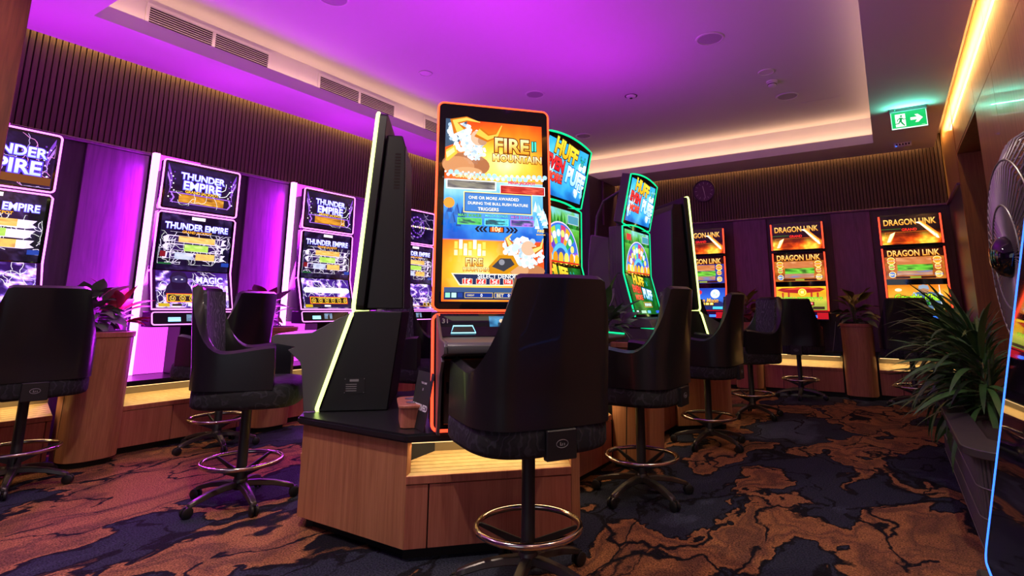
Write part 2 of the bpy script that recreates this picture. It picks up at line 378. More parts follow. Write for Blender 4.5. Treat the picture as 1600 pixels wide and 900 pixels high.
q = MB().mat(M['jamb']); q.box(RX+.002, 6.03, 2.89, RX+TH, 7.68, 2.92); q.build('jamb', wr, bevel=0.002)
q = MB().mat(M['jamb']); q.box(RX+.012, 6.0, 0, RX+TH, 6.03, 2.90); q.build('jamb', wr, bevel=0.002)
q = MB().mat(M['darkwood']); q.box(RX, 7.74, 0, RX+TH, 9.3, 2.56); q.build('wall_panel', wr, smooth=0)
q = MB().mat(M['oak']); q.box(RX, 7.74, 2.56, RX+TH, 9.3, 3.6); q.build('oak_panel', wr, smooth=0)
q = MB().mat(M['panel2']); q.box(RX-.03, 7.75, 2.545, RX, 9.2, 2.572); q.build('ledge', wr, bevel=0.003)
q = MB().mat(M['jamb']); q.box(RX+TH, 5.8, 0, RX+TH+.05, 7.9, 3.0); q.build('wall_panel', wr, smooth=0)
# timber pier at the left edge of the view, and the boxed pier in the far left corner
q = MB().mat(M['post']); q.box(-4.80, 0.72, 0, -4.5, 1.03, ZS); tag(q.build('trim_1', bevel=0.004), kind='structure')
q = MB().mat(M['darkwood']); q.box(-4.62, 8.07, 0, -4.05, 9.2, 3.345)
pier = tag(q.build('trim_2', bevel=0.004), kind='structure')
q = MB().mat(M['panel2']); q.box(-4.05, 8.55, 2.57, -4.03, 8.60, 3.345); q.build('corner_strip', pier, bevel=0.002)

# ------------------------------------------------------------------ ceiling fittings
def disc(name, label, cat, x, y, r, z=ZC, grp=None, speaker=True):
    t = thing(name, label, cat, (x, y, z), 0, grp)
    q = MB().mat(M['white']); q.lathe([(r*.84, -.001), (r*.86, -.012), (r*.97, -.010), (r, -.001)], 36); q.build('rim', t)
    q = MB().mat(M['spkgrille'] if speaker else M['white']); q.lathe([(0.001, -.009), (r*.5, -.0095), (r*.84, -.007), (r*.85, -.0005), (0.001, -.0005)], 36); q.build('grille' if speaker else 'lens', t)
    return t
disc('ceiling_speaker', 'round ceiling speaker nearest the top right of the tray ceiling', 'speaker', -1.249, 5.145, 0.135)
disc('ceiling_speaker', 'round ceiling speaker above the tall orange-screened machine', 'speaker', -3.463, 5.451, 0.12)
disc('ceiling_speaker', 'round ceiling speaker in the grey-pink ceiling beside the domed smoke detector', 'speaker', -0.839, 7.151, 0.13)
disc('ceiling_speaker', 'round ceiling speaker just above the curved green-edged screens', 'speaker', -3.724, 7.251, 0.12)
disc('ceiling_speaker', 'round ceiling speaker cut by the top edge of the photo', 'speaker', -3.767, 2.72, 0.135)
disc('ceiling_downlight', 'small flush downlight alone in the purple ceiling', 'downlight', -4.175, 4.277, 0.075, speaker=False)
disc('ceiling_downlight', 'small white flush disc just beside the domed smoke detector', 'downlight', -0.927, 6.254, 0.085, speaker=False)
t = thing('smoke_detector', 'dark-rimmed flat smoke detector in the middle of the purple ceiling', 'smoke detector', (-2.483, 6.132, ZC))
q = MB().mat(M['white']); q.lathe([(.001, -.028), (.03, -.028), (.055, -.02), (.065, -.001), (.001, -.001)], 28); q.build('housing', t)
q = MB().mat(M['rubber']); q.lathe([(.062, -.002), (.075, -.006), (.078, -.0005), (.062, -.0005)], 28); q.build('rim', t)
q = MB().mat(M['rubber']); q.lathe([(.001, -.034), (.018, -.034), (.02, -.027), (.001, -.027)], 16); q.build('sensor', t)
t = thing('smoke_detector', 'white domed smoke detector hanging from the grey-pink ceiling', 'smoke detector', (-0.92, 6.569, ZC))
q = MB().mat(M['white']); q.lathe([(.001, -.001), (.062, -.001), (.062, -.02), (.055, -.024), (.001, -.024)], 28); q.build('base', t)
q = MB().mat(M['white']); q.lathe([(.001, -.075), (.02, -.075), (.042, -.062), (.048, -.04), (.048, -.023), (.001, -.023)], 28); q.build('dome', t)
q = MB().mat(M['slotdark']); q.lathe([(.0485, -.046), (.0492, -.046), (.0492, -.038), (.0485, -.038)], 28); q.build('slit', t)
t = thing('air_sensor', 'small white slotted sensor on the soffit behind the exit sign', 'sensor', (0.343, 8.72, ZS))
q = MB().mat(M['white']); q.side([(-.09, -.001), (.09, -.001), (.06, -.05), (-.06, -.05)], -.1, .1); q.build('housing', t, bevel=0.004)
q = MB().mat(M['slotdark'])
for i in range(5): q.box(-.075+i*.034, -.0775-.006, -.035, -.06+i*.034, -.0705-.006, -.012)
tag(q.build('slot', t, smooth=0), kind='stuff')
q = MB().mat(LED['blue']); q.box(-.085, -.078, -.047, -.07, -.066, -.04); q.build('indicator', t, smooth=0)

# air vents in the set-back wall of the tray
def vent(y0, y1, label):
    t = thing('air_vent', label, 'vent', (-5.12, (y0+y1)/2, 3.6), 0, None)
    h = (y1-y0)/2; q = MB().mat(M['white'])
    for a in ((-h, -.105, h, -.075), (-h, .085, h, .112), (-h, -.075, -h+.028, .085), (h-.028, -.075, h, .085), (-.014, -.075, .014, .085)):
        q.box(.0, a[0], a[1], .012, a[2], a[3])
    q.build('frame', t, bevel=0.0015)
    q = MB().mat(M['slotdark']); q.box(.0, -h+.02, -.08, .002, h-.02, .09); q.build('void', t, smooth=0)
    for s in (-1, 1):
        q = MB().mat(M['white'])
        for i in range(8):
            z = -.066+i*.0205; a, b_ = sorted((s*.014, s*(h-.028)))
            q.side([(0, 0)], 0, 0) if False else None
            q.add([(.003, a, z+.006), (.013, a, z-.004), (.013, a, z-.001), (.003, a, z+.009), (.003, b_, z+.006), (.013, b_, z-.004), (.013, b_, z-.001), (.003, b_, z+.009)],
                  [(0, 1, 2, 3), (7, 6, 5, 4), (0, 4, 5, 1), (1, 5, 6, 2), (2, 6, 7, 3), (3, 7, 4, 0)])
        tag(q.build('louvre', t, smooth=0), kind='stuff')
vent(1.885, 3.02, 'long white double air vent at the upper left')
vent(3.58, 4.73, 'white double air vent second from the left')
vent(5.24, 6.40, 'white air vent just left of the orange-screened machine')

# clock
t = thing('wall_clock', 'round dark wall clock on the slatted back wall', 'clock', (-2.462, WY-.0245, 3.094))
q = MB().mat(plain('clock_case', hexc('3a2c3c'), .4)); q.lathe([(.001, 0), (.185, 0), (.19, .012), (.185, .03), (.172, .03), (.168, .018), (.001, .018)], 40, axis=(0, -1, 0)); q.build('case', t)
q = MB().mat(plain('clock_face', hexc('6d4a6c'), .6)); q.lathe([(.001, .0185), (.167, .0185), (.167, .0205), (.001, .0205)], 40, axis=(0, -1, 0)); q.build('dial', t)
q = MB().mat(M['ink'])
for k in range(12):
    a = k*pi/6; d = Vector((math.sin(a), 0, math.cos(a))); s_ = Vector((math.cos(a), 0, -math.sin(a)))*.0022
    p0, p1 = d*.115, d*.15; y = -.0212
    q.add([(p0+s_)+Vector((0, y, 0)), (p0-s_)+Vector((0, y, 0)), (p1-s_)+Vector((0, y, 0)), (p1+s_)+Vector((0, y, 0))], [(0, 1, 2, 3)])
q.build('hour_mark', t, smooth=0)
for nm, ang, ln, wd, y in (('hour_hand', -12, .085, .004, -.0225), ('minute_hand', 170, .13, .003, -.0235)):
    a = R(ang); d = Vector((math.sin(a), 0, math.cos(a))); s_ = Vector((math.cos(a), 0, -math.sin(a)))*wd
    q = MB().mat(M['ink']); p0 = d*-.03; p1 = d*ln; yy = Vector((0, y, 0)); y2 = Vector((0, y+.001, 0))
    q.add([p0+s_+yy, p0-s_+yy, p1-s_+yy, p1+s_+yy, p0+s_+y2, p0-s_+y2, p1-s_+y2, p1+s_+y2], [(0, 1, 2, 3), (4, 5, 6, 7), (0, 1, 5, 4), (1, 2, 6, 5), (2, 3, 7, 6), (3, 0, 4, 7)]); q.build(nm, t, smooth=0)
# ------------------------------------------------------------------ chairs
def chair_meshes():
    D = {}
    q = MB().mat(M['legm'])        # one leg of the star base, along +x
    prof = [(.02, .125), (.10, .122), (.19, .108), (.26, .088), (.298, .074), (.304, .060)]
    pts = []
    for i, (x, z) in enumerate(prof):
        t = i/(len(prof)-1); wd = .030-.013*t; h = .032-.010*t
        pts.append([(x, -wd, z-h), (x, wd, z-h), (x, wd*.7, z), (x, -wd*.7, z)])
    v = [p for g in pts for p in g]; k = len(prof)
    q.add(v, [(i*4+j, i*4+(j+1) % 4, (i+1)*4+(j+1) % 4, (i+1)*4+j) for i in range(k-1) for j in range(4)]+[[0, 1, 2, 3], [(k-1)*4+j for j in (3, 2, 1, 0)]])
    D['leg'] = q.mesh('leg', bevel=.004)
    q = MB().mat(M['rubber'])
    for s in (-1, 1): q.lathe([(.001, -.009), (.024, -.009), (.030, -.005), (.030, .005), (.024, .009), (.001, .009)], 18, (.304, s*.013, .030), (0, 1, 0))
    q.lathe([(.001, -.02), (.008, -.02), (.008, .02), (.001, .02)], 10, (.304, 0, .030), (0, 1, 0))
    q.side([(-.006, .045), (.006, .045), (.006, .062), (-.006, .062)], .29, .318)
    D['caster'] = q.mesh('caster')
    q = MB().mat(M['legm']); q.lathe([(.001, .078), (.034, .078), (.042, .09), (.042, .128), (.034, .14), (.001, .14)], 24); D['hub'] = q.mesh('hub')
    q = MB().mat(M['cabdark']); q.lathe([(.001, .12), (.036, .12), (.036, .17), (.030, .18), (.029, .57), (.001, .57)], 20); D['column'] = q.mesh('column')
    q = MB().mat(M['chrome']); q.tube([(.222*math.cos(2*pi*i/48), .222*math.sin(2*pi*i/48), .238) for i in range(48)], .0135, 10, True); D['foot_ring'] = q.mesh('foot_ring', smooth=60)
    q = MB().mat(M['cabdark'])
    pf = [(.03, .148), (.215, .232), (.218, .242), (.20, .243), (.03, .185)]
    q.prism(pf, lambda p: (p[0], -.005, p[1]), lambda p: (p[0], .005, p[1])); D['ring_bracket'] = q.mesh('ring_bracket', bevel=.001)
    q = MB().mat(M['cabdark']); q.box(-.13, -.12, .555, .13, .14, .572); D['seat_plate'] = q.mesh('seat_plate', bevel=.004)
    # seat cushion: rounded plan, pillowed top
    q = MB().mat(M['fabricdark']); n = 56; lv = [(.575, .93), (.582, .975), (.60, 1.0), (.655, 1.0), (.685, .985), (.703, .94), (.714, .80), (.718, .5), (.719, .15)]
    v = []
    for z, sc in lv:
        for i in range(n):
            a = 2*pi*i/n; e = .62 if math.sin(a) < 0 else .5
            x = .315*math.copysign(abs(math.cos(a))**e, math.cos(a)); y = .302*math.copysign(abs(math.sin(a))**e, math.sin(a))
            v.append((x*sc, .018+y*sc, z))
    q.add(v, [(j*n+i, j*n+(i+1) % n, (j+1)*n+(i+1) % n, (j+1)*n+i) for j in range(len(lv)-1) for i in range(n)]+[list(range(n))[::-1], [(len(lv)-1)*n+i for i in range(n)]])
    D['seat_cushion'] = q.mesh('seat_cushion', smooth=60)
    # wrap-round arm and back shell
    path = []; N = 60
    for i in range(N+1):
        s = -1+2*i/N            # -1 left arm tip .. 1 right arm tip
        a = abs(s)
        if a > .62:             # straight arms
            t = (a-.62)/.38; x = .318-.012*t*t; y = -.075+t*.27
        elif a > .30:           # rounded rear corner
            t = (a-.30)/.32*pi/2; x = .178+.14*math.sin(t); y = -.275+.20*(1-math.cos(t))
        else: x = .178*a/.30; y = -.275-.012*(1-(a/.3)**2)
        path.append((math.copysign(x, s), y, a))
    def top(a):
        def sm(t): t = max(0, min(1, t)); return t*t*(3-2*t)
        if a < .33: return 1.272
        if a < .62: 
            t = (a-.33)/.29; return 1.272-.385*(1-(1-t)**1.9) if t < 1 else .887
        return .887+.03*sm((a-.62)/.38)
    rows = 12; Vv = []
    cols = len(path)
    def pt(i, z, off):
        x, y, a = path[i]
        i0, i1 = max(0, i-1), min(cols-1, i+1); tx, ty = path[i1][0]-path[i0][0], path[i1][1]-path[i0][1]; l = math.hypot(tx, ty)
        nx, ny = -ty/l, tx/l     # inward
        bk = max(0, 1-a/.45) if a < .45 else 0
        zz = max(0, z-.80); lean = -.16*zz*(.35+.65*bk); pinch = 1+.22*min(1, zz/.45)*(1 if a < .5 else 0)*bk*.6
        return (x*pinch+nx*off, y+ny*off+lean, z)
    TH_ = .055
    def strip(off, z0):
        out = []
        for i in range(cols):
            tp = top(path[i][2])
            for r in range(rows+1): out.append(pt(i, z0+(tp-z0)*r/rows, off))
        return out
    q = MB().mat(M['vinyl'])
    o_ = strip(0, .683); i_ = strip(TH_, .683); k = len(o_); rr = rows+1
    tops = []
    for i in range(cols):
        x, y, a = path[i]; tops.append(pt(i, top(a)+.016, TH_/2))
    F = []
    for i in range(cols-1):
        for r in range(rows):
            F.append((i*rr+r, (i+1)*rr+r, (i+1)*rr+r+1, i*rr+r+1)); F.append((k+i*rr+r, k+i*rr+r+1, k+(i+1)*rr+r+1, k+(i+1)*rr+r))
        F.append((i*rr+rows, (i+1)*rr+rows, 2*k+i+1, 2*k+i)); F.append((k+i*rr+rows, 2*k+i, 2*k+i+1, k+(i+1)*rr+rows))
        F.append((i*rr, k+i*rr, k+(i+1)*rr, (i+1)*rr))
    for i, fl in ((0, 1), (cols-1, -1)):
        for r in range(rows): F.append((i*rr+r, i*rr+r+1, k+i*rr+r+1, k+i*rr+r)[::fl])
        F.append((i*rr+rows, 2*k+i, k+i*rr+rows)[::fl])
    q.add(o_+i_+tops, F); D['arm_shell'] = q.mesh('arm_shell', smooth=50)
    # fabric pad on the front of the backrest
    q = MB().mat(M['fabric']); n1, n2 = 14, 12; v = []
    for off in (TH_-.004, TH_+.022):
        for a_ in range(n1+1):
            for b_ in range(n2+1):
                u = -1+2*a_/n1; z = .72+(1.252-.72)*b_/n2
                e = 1-max(0, abs(u)-.85)/.15
                ii = (u*.36*.92+1)/2*(cols-1)
                i0 = int(ii); fr = ii-i0; p = pt(i0, z, off); p2 = pt(min(cols-1, i0+1), z, off)
                v.append(tuple(p[c_]*(1-fr)+p2[c_]*fr for c_ in range(3)))
    k = (n1+1)*(n2+1); w_ = n2+1; F = []
    for a_ in range(n1):
        for b_ in range(n2):
            i = a_*w_+b_; F += [(i, i+w_, i+w_+1, i+1), (k+i, k+i+1, k+i+w_+1, k+i+w_)]
    for b_ in range(n2): F += [(b_, b_+1, k+b_+1, k+b_), (n1*w_+b_, k+n1*w_+b_, k+n1*w_+b_+1, n1*w_+b_+1)]
    for a_ in range(n1): F += [(a_*w_, k+a_*w_, k+a_*w_+w_, a_*w_+w_), (a_*w_+n2, a_*w_+w_+n2, k+a_*w_+w_+n2, k+a_*w_+n2)]
    q.add(v, F); D['back_pad'] = q.mesh('back_pad', bevel=0, smooth=50)
    q = MB().mat(M['cabdark']); q.box(-.068, -.302, .566, .068, -.27, .680); D['badge_plate'] = q.mesh('badge_plate', bevel=.004)
    q = MB().mat(M['ink2']); e1 = [(.026*math.cos(2*pi*i/28), -.3027, .628+.015*math.sin(2*pi*i/28)) for i in range(28)]; q.tube(e1, .0013, 5, True)
    for x0, zt in ((-.010, .634), (-.001, .630), (.008, .630)): q.box(x0, -.3035, .621, x0+.0035, -.302, zt)
    q.box(-.010, -.3035, .621, -.003, -.302, .624)
    D['badge_emblem'] = q.mesh('badge_emblem')
    return D
CH = chair_meshes()
def chair(x, y, face, label, spin=0, base=0):
    """face: compass angle (degrees from +x) the sitter looks towards"""
    t = thing('casino_chair', label, 'chair', (x, y, 0), R(face-90), 'swivel chairs at the gaming machines')
    for k in range(5):
        place('leg', CH['leg'], t, rz=R(base+72*k)); place('caster', CH['caster'], t, rz=R(base+72*k))
    for k in range(4): place('ring_bracket', CH['ring_bracket'], t, rz=R(base+45+90*k))
    for nm in ('hub', 'column', 'foot_ring', 'seat_plate', 'seat_cushion', 'arm_shell'): place(nm, CH[nm], t)
    tag(place('back_pad', CH['back_pad'], t), label='grey figured fabric pad')
    bp = place('badge_plate', CH['badge_plate'], t); place('badge_emblem', CH['badge_emblem'], bp)
    return t
chair(-1.40, 2.16, 149, 'black chair seen from behind in the foreground, facing the tall orange screen', base=14)
chair(-3.42, 2.08, 46, 'black chair at the left turned to show its grey fabric back, beside the lime-edged cabinet', base=100)
chair(-4.88, 2.72, 197, 'black chair facing the second purple machine, half hidden by the chair in front', base=20)
chair(-4.92, 1.44, 172, 'black chair cut by the left edge, its back to us', base=40)
chair(-3.37, 3.52, 8, 'fabric-backed chair glimpsed between the lime-edged cabinet and the orange screen', base=10)
chair(-1.42, 3.50, 179, 'black chair just right of the foreground chair, side on to the green-lit deck', base=24)
chair(-1.42, 5.06, 178, 'second black chair along the right side of the island, side on', base=30)
chair(-1.38, 6.64, 222, 'chair showing grey patterned fabric beyond the two side-on chairs', base=48)
chair(-1.10, 8.33, 93, 'black chair with its back to us before the green and yellow red-edged screens', base=54)
chair(0.16, 8.30, 88, 'black chair before the rightmost red-edged machine, behind the strap-leaved plants', base=60)
chair(-2.46, 8.32, 90, 'black chair mostly hidden behind the far lime-edged cabinet', base=33)

# ------------------------------------------------------------------ machine bases with lit foot shelves
def bay(parent, P0, P1, ztop=.525, door=None, light=8, depth=.45, counter=True, seam=(.17, .83)):
    """front from P0 to P1 (outside on the right-hand side when walking P0->P1); builds parts in parent space"""
    P0 = Vector((*P0, 0)); P1 = Vector((*P1, 0)); L = (P1-P0).length; d = (P1-P0)/L; nrm = Vector((d.y, -d.x, 0))
    mw = Matrix((d, -nrm, Vector((0, 0, 1)))).transposed().to_4x4(); mw.translation = P0   # local x along, y inwards, z up
    def put(nm, q, **k):
        o = q.build(nm, parent, **k); o.matrix_local = mw; return o
    q = MB().mat(M['plinth']); q.box(0, .05, 0, L, .09, .06); put('plinth', q, smooth=0)
    a, b_ = seam[0]*L, seam[1]*L
    q = MB().mat(M['wood2']); q.box(0, -.004, .335, L, .02, .372); put('top_rail', q, bevel=.002)
    for nm, x0, x1 in (('filler_panel', 0, a-.004), ('door', a, b_), ('filler_panel', b_+.004, L)):
        if x1-x0 > .02:
            q = MB().mat(M['wood2']); q.box(x0+.001, 0, .055, x1-.001, .018, .331); put(nm, q, bevel=.002)
    q = MB().mat(M['gap']); q.box(0, .018, .06, L, .03, .37); put('carcass', q, smooth=0)
    n = 7; dy, dz = .125, .078
    q = MB().mat(M['gap']); q.add([(0, .004, .362), (L, .004, .362), (L, dy, .362+dz), (0, dy, .362+dz)], [(0, 1, 2, 3)]); put('shelf_backing', q, smooth=0)
    for i in range(n):      # slats of the sloping foot shelf
        t0, t1 = i/n, (i+.90)/n; q = MB().mat(M['shelf'])
        q.side([(.002+dy*t0, .372+dz*t0), (.002+dy*t1, .372+dz*t1), (.008+dy*t1, .362+dz*t1), (.008+dy*t0, .362+dz*t0)], .002, L-.002); put('shelf_slat', q, smooth=0)
    q = MB().mat(M['niche']); q.box(0, .125, .36, L, .14, ztop); put('back_board', q, smooth=0)
    if counter:
        q = MB().mat(M['black']); q.box(0, -.04, ztop, L, depth, .565); put('counter', q, bevel=.008, seg=2)
    q = MB().mat(LED['warm']); q.box(.02, .0, ztop-.008, L-.02, .012, ztop-.002); put('strip_light', q, smooth=0)
    wm = parent.matrix_basis @ mw
    c_ = wm @ Vector((L/2, .018, ztop-.012)); al = (wm.to_3x3() @ Vector((1, 0, 0)))
    area('shelf_light', c_, wm.to_3x3() @ Vector((0, .42, -1)), .02, L-.06, (1.0, .72, .38), light*L, along=al)
# left wall
for i, (yc, lab) in enumerate(((1.165, 'wood machine base with lit slatted shelf at the left edge'), (2.64, 'wood machine base with lit shelf under the second purple machine'), (4.07, 'wood machine base with lit shelf under the third purple machine'), (5.50, 'wood machine base behind the island, under the fourth purple machine'))):
    y0, y1 = (.60, 1.715) if i == 0 else (yc-.50, yc+.50)
    t = thing('machine_base', lab, 'base', (-5.26, y0, 0), R(90), 'machine bases')
    bay(t, (0, 0), (y1-y0, 0), seam=(.40, .97), light=1.5)
# back wall
for xc, w0, w1, lab in ((.32, .52, .46, 'wood machine base with lit shelf at the right end of the back wall'), (-1.12, .5, .5, 'wood machine base with lit shelf on the back wall behind the middle chair'), (-2.50, .48, .48, 'wood machine base on the back wall hidden behind the island')):
    t = thing('machine_base', lab, 'base', (xc-w0, 8.72, 0), 0, 'machine bases')
    bay(t, (0, 0), (w0+w1, 0), seam=(.25, .62), light=1.5)

# ------------------------------------------------------------------ the island
YM = 4.22
isl = thing('casino_island', 'walnut island with black counter and lit foot shelves in the middle of the room', 'island', (0, 0, 0))
A = (-2.0, 2.03); Bp = (-2.79, 2.03); C = (-1.43, 2.60); Dp = (-1.84, 3.01)
mir = lambda p: (p[0], 2*YM-p[1])
bay(isl, A, C, light=1.6, counter=False, seam=(.135, .70))
bay(isl, Dp, (-1.84, 3.975), light=2.0, counter=False)
bay(isl, (-1.84, 4.465), mir(Dp), light=2.0, counter=False)
bay(isl, mir(C), mir(A), light=2, counter=False)
def board(nm, p, q_, z0, z1, th, mt='wood', flip=1):
    p = Vector((*p, 0)); q_ = Vector((*q_, 0)); d = (q_-p).normalized(); n_ = Vector((-d.y, d.x, 0))*th*flip
    o = MB().mat(M[mt]); o.slab([(p.x, p.y), (q_.x, q_.y), (q_.x+n_.x, q_.y+n_.y), (p.x+n_.x, p.y+n_.y)], z0, z1); return o.build(nm, isl, bevel=.002)
board('end_panel', Bp, A, .055, .525, .03)
board('end_panel', mir(A), mir(Bp), .055, .525, .03)
XM = -2.395
mx = lambda p: (2*XM-p[0], p[1])
for p0, p1 in ((mx(C), mx(A)), (mx(mir(A)), mx(mir(C)))): bay(isl, p0, p1, light=2, counter=False)
board('side_panel', mx(mir(Dp)), mx(Dp), .055, .525, .03)
for mm in (lambda p: p, mir, mx, lambda p: mx(mir(p))):       # cheeks returning from the angled bays
    c0, d0 = Vector((*mm(C), 0)), Vector((*mm(Dp), 0)); o_ = Vector((*mm((C[0]+.04, C[1]+.04)), 0))-c0
    q = MB().mat(M['wood']); q.slab([(p.x, p.y) for p in (c0, d0, d0+o_*.8, c0+o_*.8)], .055, .525); q.build('cheek_panel', isl, bevel=.002)
def both(L_): return L_+[mx(p) for p in L_[::-1]]
half = [(-2.02, 2.09), (-1.50, 2.62), (-1.9, 3.03), (-1.9, 5.41), (-1.50, 5.82), (-2.02, 6.35)]
q = MB().mat(M['plinth']); q.slab(both(half), 0, .06); q.build('plinth', isl, smooth=0)
half = [(-2.06, 2.065), (-1.99, 2.22), (-1.62, 2.59), (-1.99, 3.0), (-1.99, 5.44), (-1.62, 5.85), (-1.99, 6.22), (-2.06, 6.37)]
q = MB().mat(M['gap']); q.slab(both(half), .06, .524); q.build('core', isl, smooth=0)
half = [(-1.985, 2.0), (-1.375, 2.60), (-1.80, 3.02), (-1.80, 3.975), (-1.868, 3.98), (-1.868, 4.46), (-1.80, 4.465), (-1.80, 5.42), (-1.375, 5.84), (-1.985, 6.44)]
q = MB().mat(M['black']); q.slab(both(half), .525, .565); q.build('counter', isl, bevel=.010, seg=2)

# ------------------------------------------------------------------ planters
def planter(name, label, x, y, rz, w=.37, dp=.36, h=.965, lean=.06, grp='timber planters between the machines'):
    """local: front is -y, back at y=0, rounded front, leaning out towards the top"""
    t = thing(name, label, 'planter', (x, y, 0), rz, grp)
    n = 14
    def plan(z, g=0):
        e = lean*z/h; P = [(w/2+g, 0), ]
        P = [(w/2+g, -.02)]
        for i in range(n+1):
            a = pi*i/n; P.append(((w/2+g)*math.copysign(abs(math.cos(a))**.75, math.cos(a)), -(dp*.42)-e-(dp*.58+g)*math.sin(a)**.8))
        P.append((-w/2-g, -.02)); return P
    def solid(z0, z1, g, mt, nm, bev=.003):
        q = MB().mat(M[mt]); a, b_ = plan(z0, g), plan(z1, g); k = len(a)
        q.add([(p[0], p[1], z0) for p in a]+[(p[0], p[1], z1) for p in b_], [list(range(k))[::-1], list(range(k, 2*k))]+[(i, (i+1) % k, k+(i+1) % k, k+i) for i in range(k)])
        return q.build(nm, t, bevel=bev, smooth=40)
    solid(0, .045, -.035, 'plinth', 'plinth'); solid(.045, h-.04, 0, 'wood', 'body'); solid(h-.04, h, .008, 'wood2', 'rim')
    solid(h, h+.006, -.03, 'soil', 'soil', 0)
    q = MB().mat(M['gap'])
    for s in (-1, 1):
        e0, e1 = 0, lean; x0 = s*(w/2+.0012)
        q.add([(x0, -dp*.40, .05), (x0, -dp*.40-.008, .05), (x0, -dp*.40-e1-.008, h-.05), (x0, -dp*.40-e1, h-.05)], [(0, 1, 2, 3)])
    q.build('groove', t, smooth=0)
    return t
PL = {}
PL['L1'] = planter('timber_planter', 'walnut planter at the left holding dark and pink-leaved plants', -5.33, 1.93, R(90), lean=.05, dp=.28)
PL['L2'] = planter('timber_planter', 'walnut planter between the second and third purple machines', -5.33, 3.37, R(90), lean=.05, dp=.28)
PL['L3'] = planter('timber_planter', 'walnut planter behind the lime-edged cabinet, between the third and fourth purple machines', -5.33, 4.79, R(90), lean=.05, dp=.28)
PL['B1'] = planter('timber_planter', 'walnut planter between the two rightmost red-edged machines', -0.41, 8.80, 0, lean=.05, dp=.30)
PL['B2'] = planter('timber_planter', 'walnut planter at the left of the back wall behind the patterned chair', -1.81, 8.80, 0, lean=.05, dp=.30)
PL['I'] = planter('timber_planter', 'orange-lit walnut planter in the island beside the green-lit deck', -1.86, YM, R(90), w=.46, dp=.30, h=.90, lean=.03)

# ------------------------------------------------------------------ plants
def leafmesh(kind, mt, L, W, bend, n=9, fold=.25, wav=0):
    q = MB().mat(mt); v = []
    ang = 0; x = z = 0; 
    for i in range(n+1):
        t = i/n
        if kind == 'strap': wd = W*min(1, .45+1.9*t)*(1-max(0, (t-.45)/.55)**2.2)
        else: wd = W*max(.03, math.sin(pi*min(1, max(0, (t-.16)/.84))**.85)) if t > .16 else W*.06
        a = bend*t; 
        if i: x += L/n*math.cos(a0_(a, bend)); z += L/n*math.sin(a0_(a, bend))
        zz = wav*math.sin(t*9)*wd
        v += [(x, -wd, z+fold*wd+zz), (x, 0, z), (x, wd, z+fold*wd-zz)]
    q.add(v, [(i*3+j, (i+1)*3+j, (i+1)*3+j+1, i*3+j+1) for i in range(n) for j in range(2)])
    return q.mesh('leaf', smooth=80)
def a0_(a, bend): return -a
def spread(t, meshes, n, r0, z0, z1, el0, el1, smin, smax, name='leaf', seed=1, roll=.5, az=(0, 360)):
    rn = random.Random(seed)
    for i in range(n):
        a = R(rn.uniform(*az)); u = (i+.5)/n; e = R(el0+(el1-el0)*u+rn.uniform(-10, 10)); s = rn.uniform(smin, smax)
        rr = r0*rn.random()
        mw = Matrix.Translation((rr*math.cos(a), rr*math.sin(a), z0+(z1-z0)*u)) @ Matrix.Rotation(a, 4, 'Z') @ Matrix.Rotation(-e, 4, 'Y') @ Matrix.Rotation(rn.uniform(-roll, roll), 4, 'X') @ Matrix.Scale(s, 4)
        place(name, meshes[i % len(meshes)], t, mw=mw)
def stems(t, n, r, h, rad=.006, seed=3):
    rn = random.Random(seed)
    for i in range(n):
        a = rn.uniform(0, 2*pi); q = MB().mat(M['stem']); x, y = r*math.cos(a), r*math.sin(a)
        q.tube([(x*.4, y*.4, 0), (x*.6, y*.6, h*.5), (x, y, h)], rad, 6); q.build('stem', t)
strap = [leafmesh('strap', M['leafgreen'], .44, .017, b_) for b_ in (.6, 1.1, 1.6)]
dark = [leafmesh('oval', M['leafdark'], .20, .046, b_, fold=.18, wav=.12) for b_ in (.7, 1.2)]
pinkl = [leafmesh('oval', M['leafpink'], .30, .040, b_, fold=.3) for b_ in (.3, .8)]
redl = [leafmesh('oval', M['leafred'], .22, .062, b_, fold=.2) for b_ in (.6, 1.0)]
olive = [leafmesh('oval', M['leafolive'], .26, .085, b_, fold=.25, wav=.15) for b_ in (.5, .9)]
bigg = [leafmesh('oval', M['leafgreen'], .34, .06, b_, fold=.25) for b_ in (.3, .6)]
def plant(name, label, x, y, z=.966, cat='plant', grp=None):
    return thing(name, label, cat, (x, y, z), 0, grp)
t = plant('calathea_plant', 'dark bushy broad-leaved plant at the left end of the left planter', -5.36, 1.87); spread(t, dark, 84, .12, .03, .24, -12, 72, .8, 1.15, seed=4); stems(t, 4, .06, .14)
t = plant('cordyline_plant', 'pink-leaved plant in the left planter', -5.36, 2.06); spread(t, pinkl, 20, .03, .04, .16, 10, 80, .8, 1.2, seed=8); stems(t, 1, .01, .1, .012)
t = plant('red_leaved_plant', 'purple-red broad-leaved plant in the planter behind the left chairs', -5.40, 3.36); spread(t, redl+dark, 34, .10, .02, .24, 0, 75, .8, 1.25, seed=5); stems(t, 4, .07, .18)
t = plant('red_leaved_plant', 'dark red plant in the planter behind the lime-edged cabinet', -5.40, 4.79); spread(t, redl+dark, 26, .10, .02, .22, 0, 75, .8, 1.2, seed=15); stems(t, 4, .07, .18)
t = plant('island_plant', 'dark green bushy plant beside the green-edged curved screen', -1.98, YM-.04, .907); spread(t, dark, 46, .13, .02, .16, -15, 70, .8, 1.15, seed=6); spread(t, bigg, 9, .05, .1, .2, 30, 85, .8, 1.1, seed=9); spread(t, strap, 10, .05, .08, .14, 15, 60, .6, .8, seed=19); stems(t, 5, .08, .16)
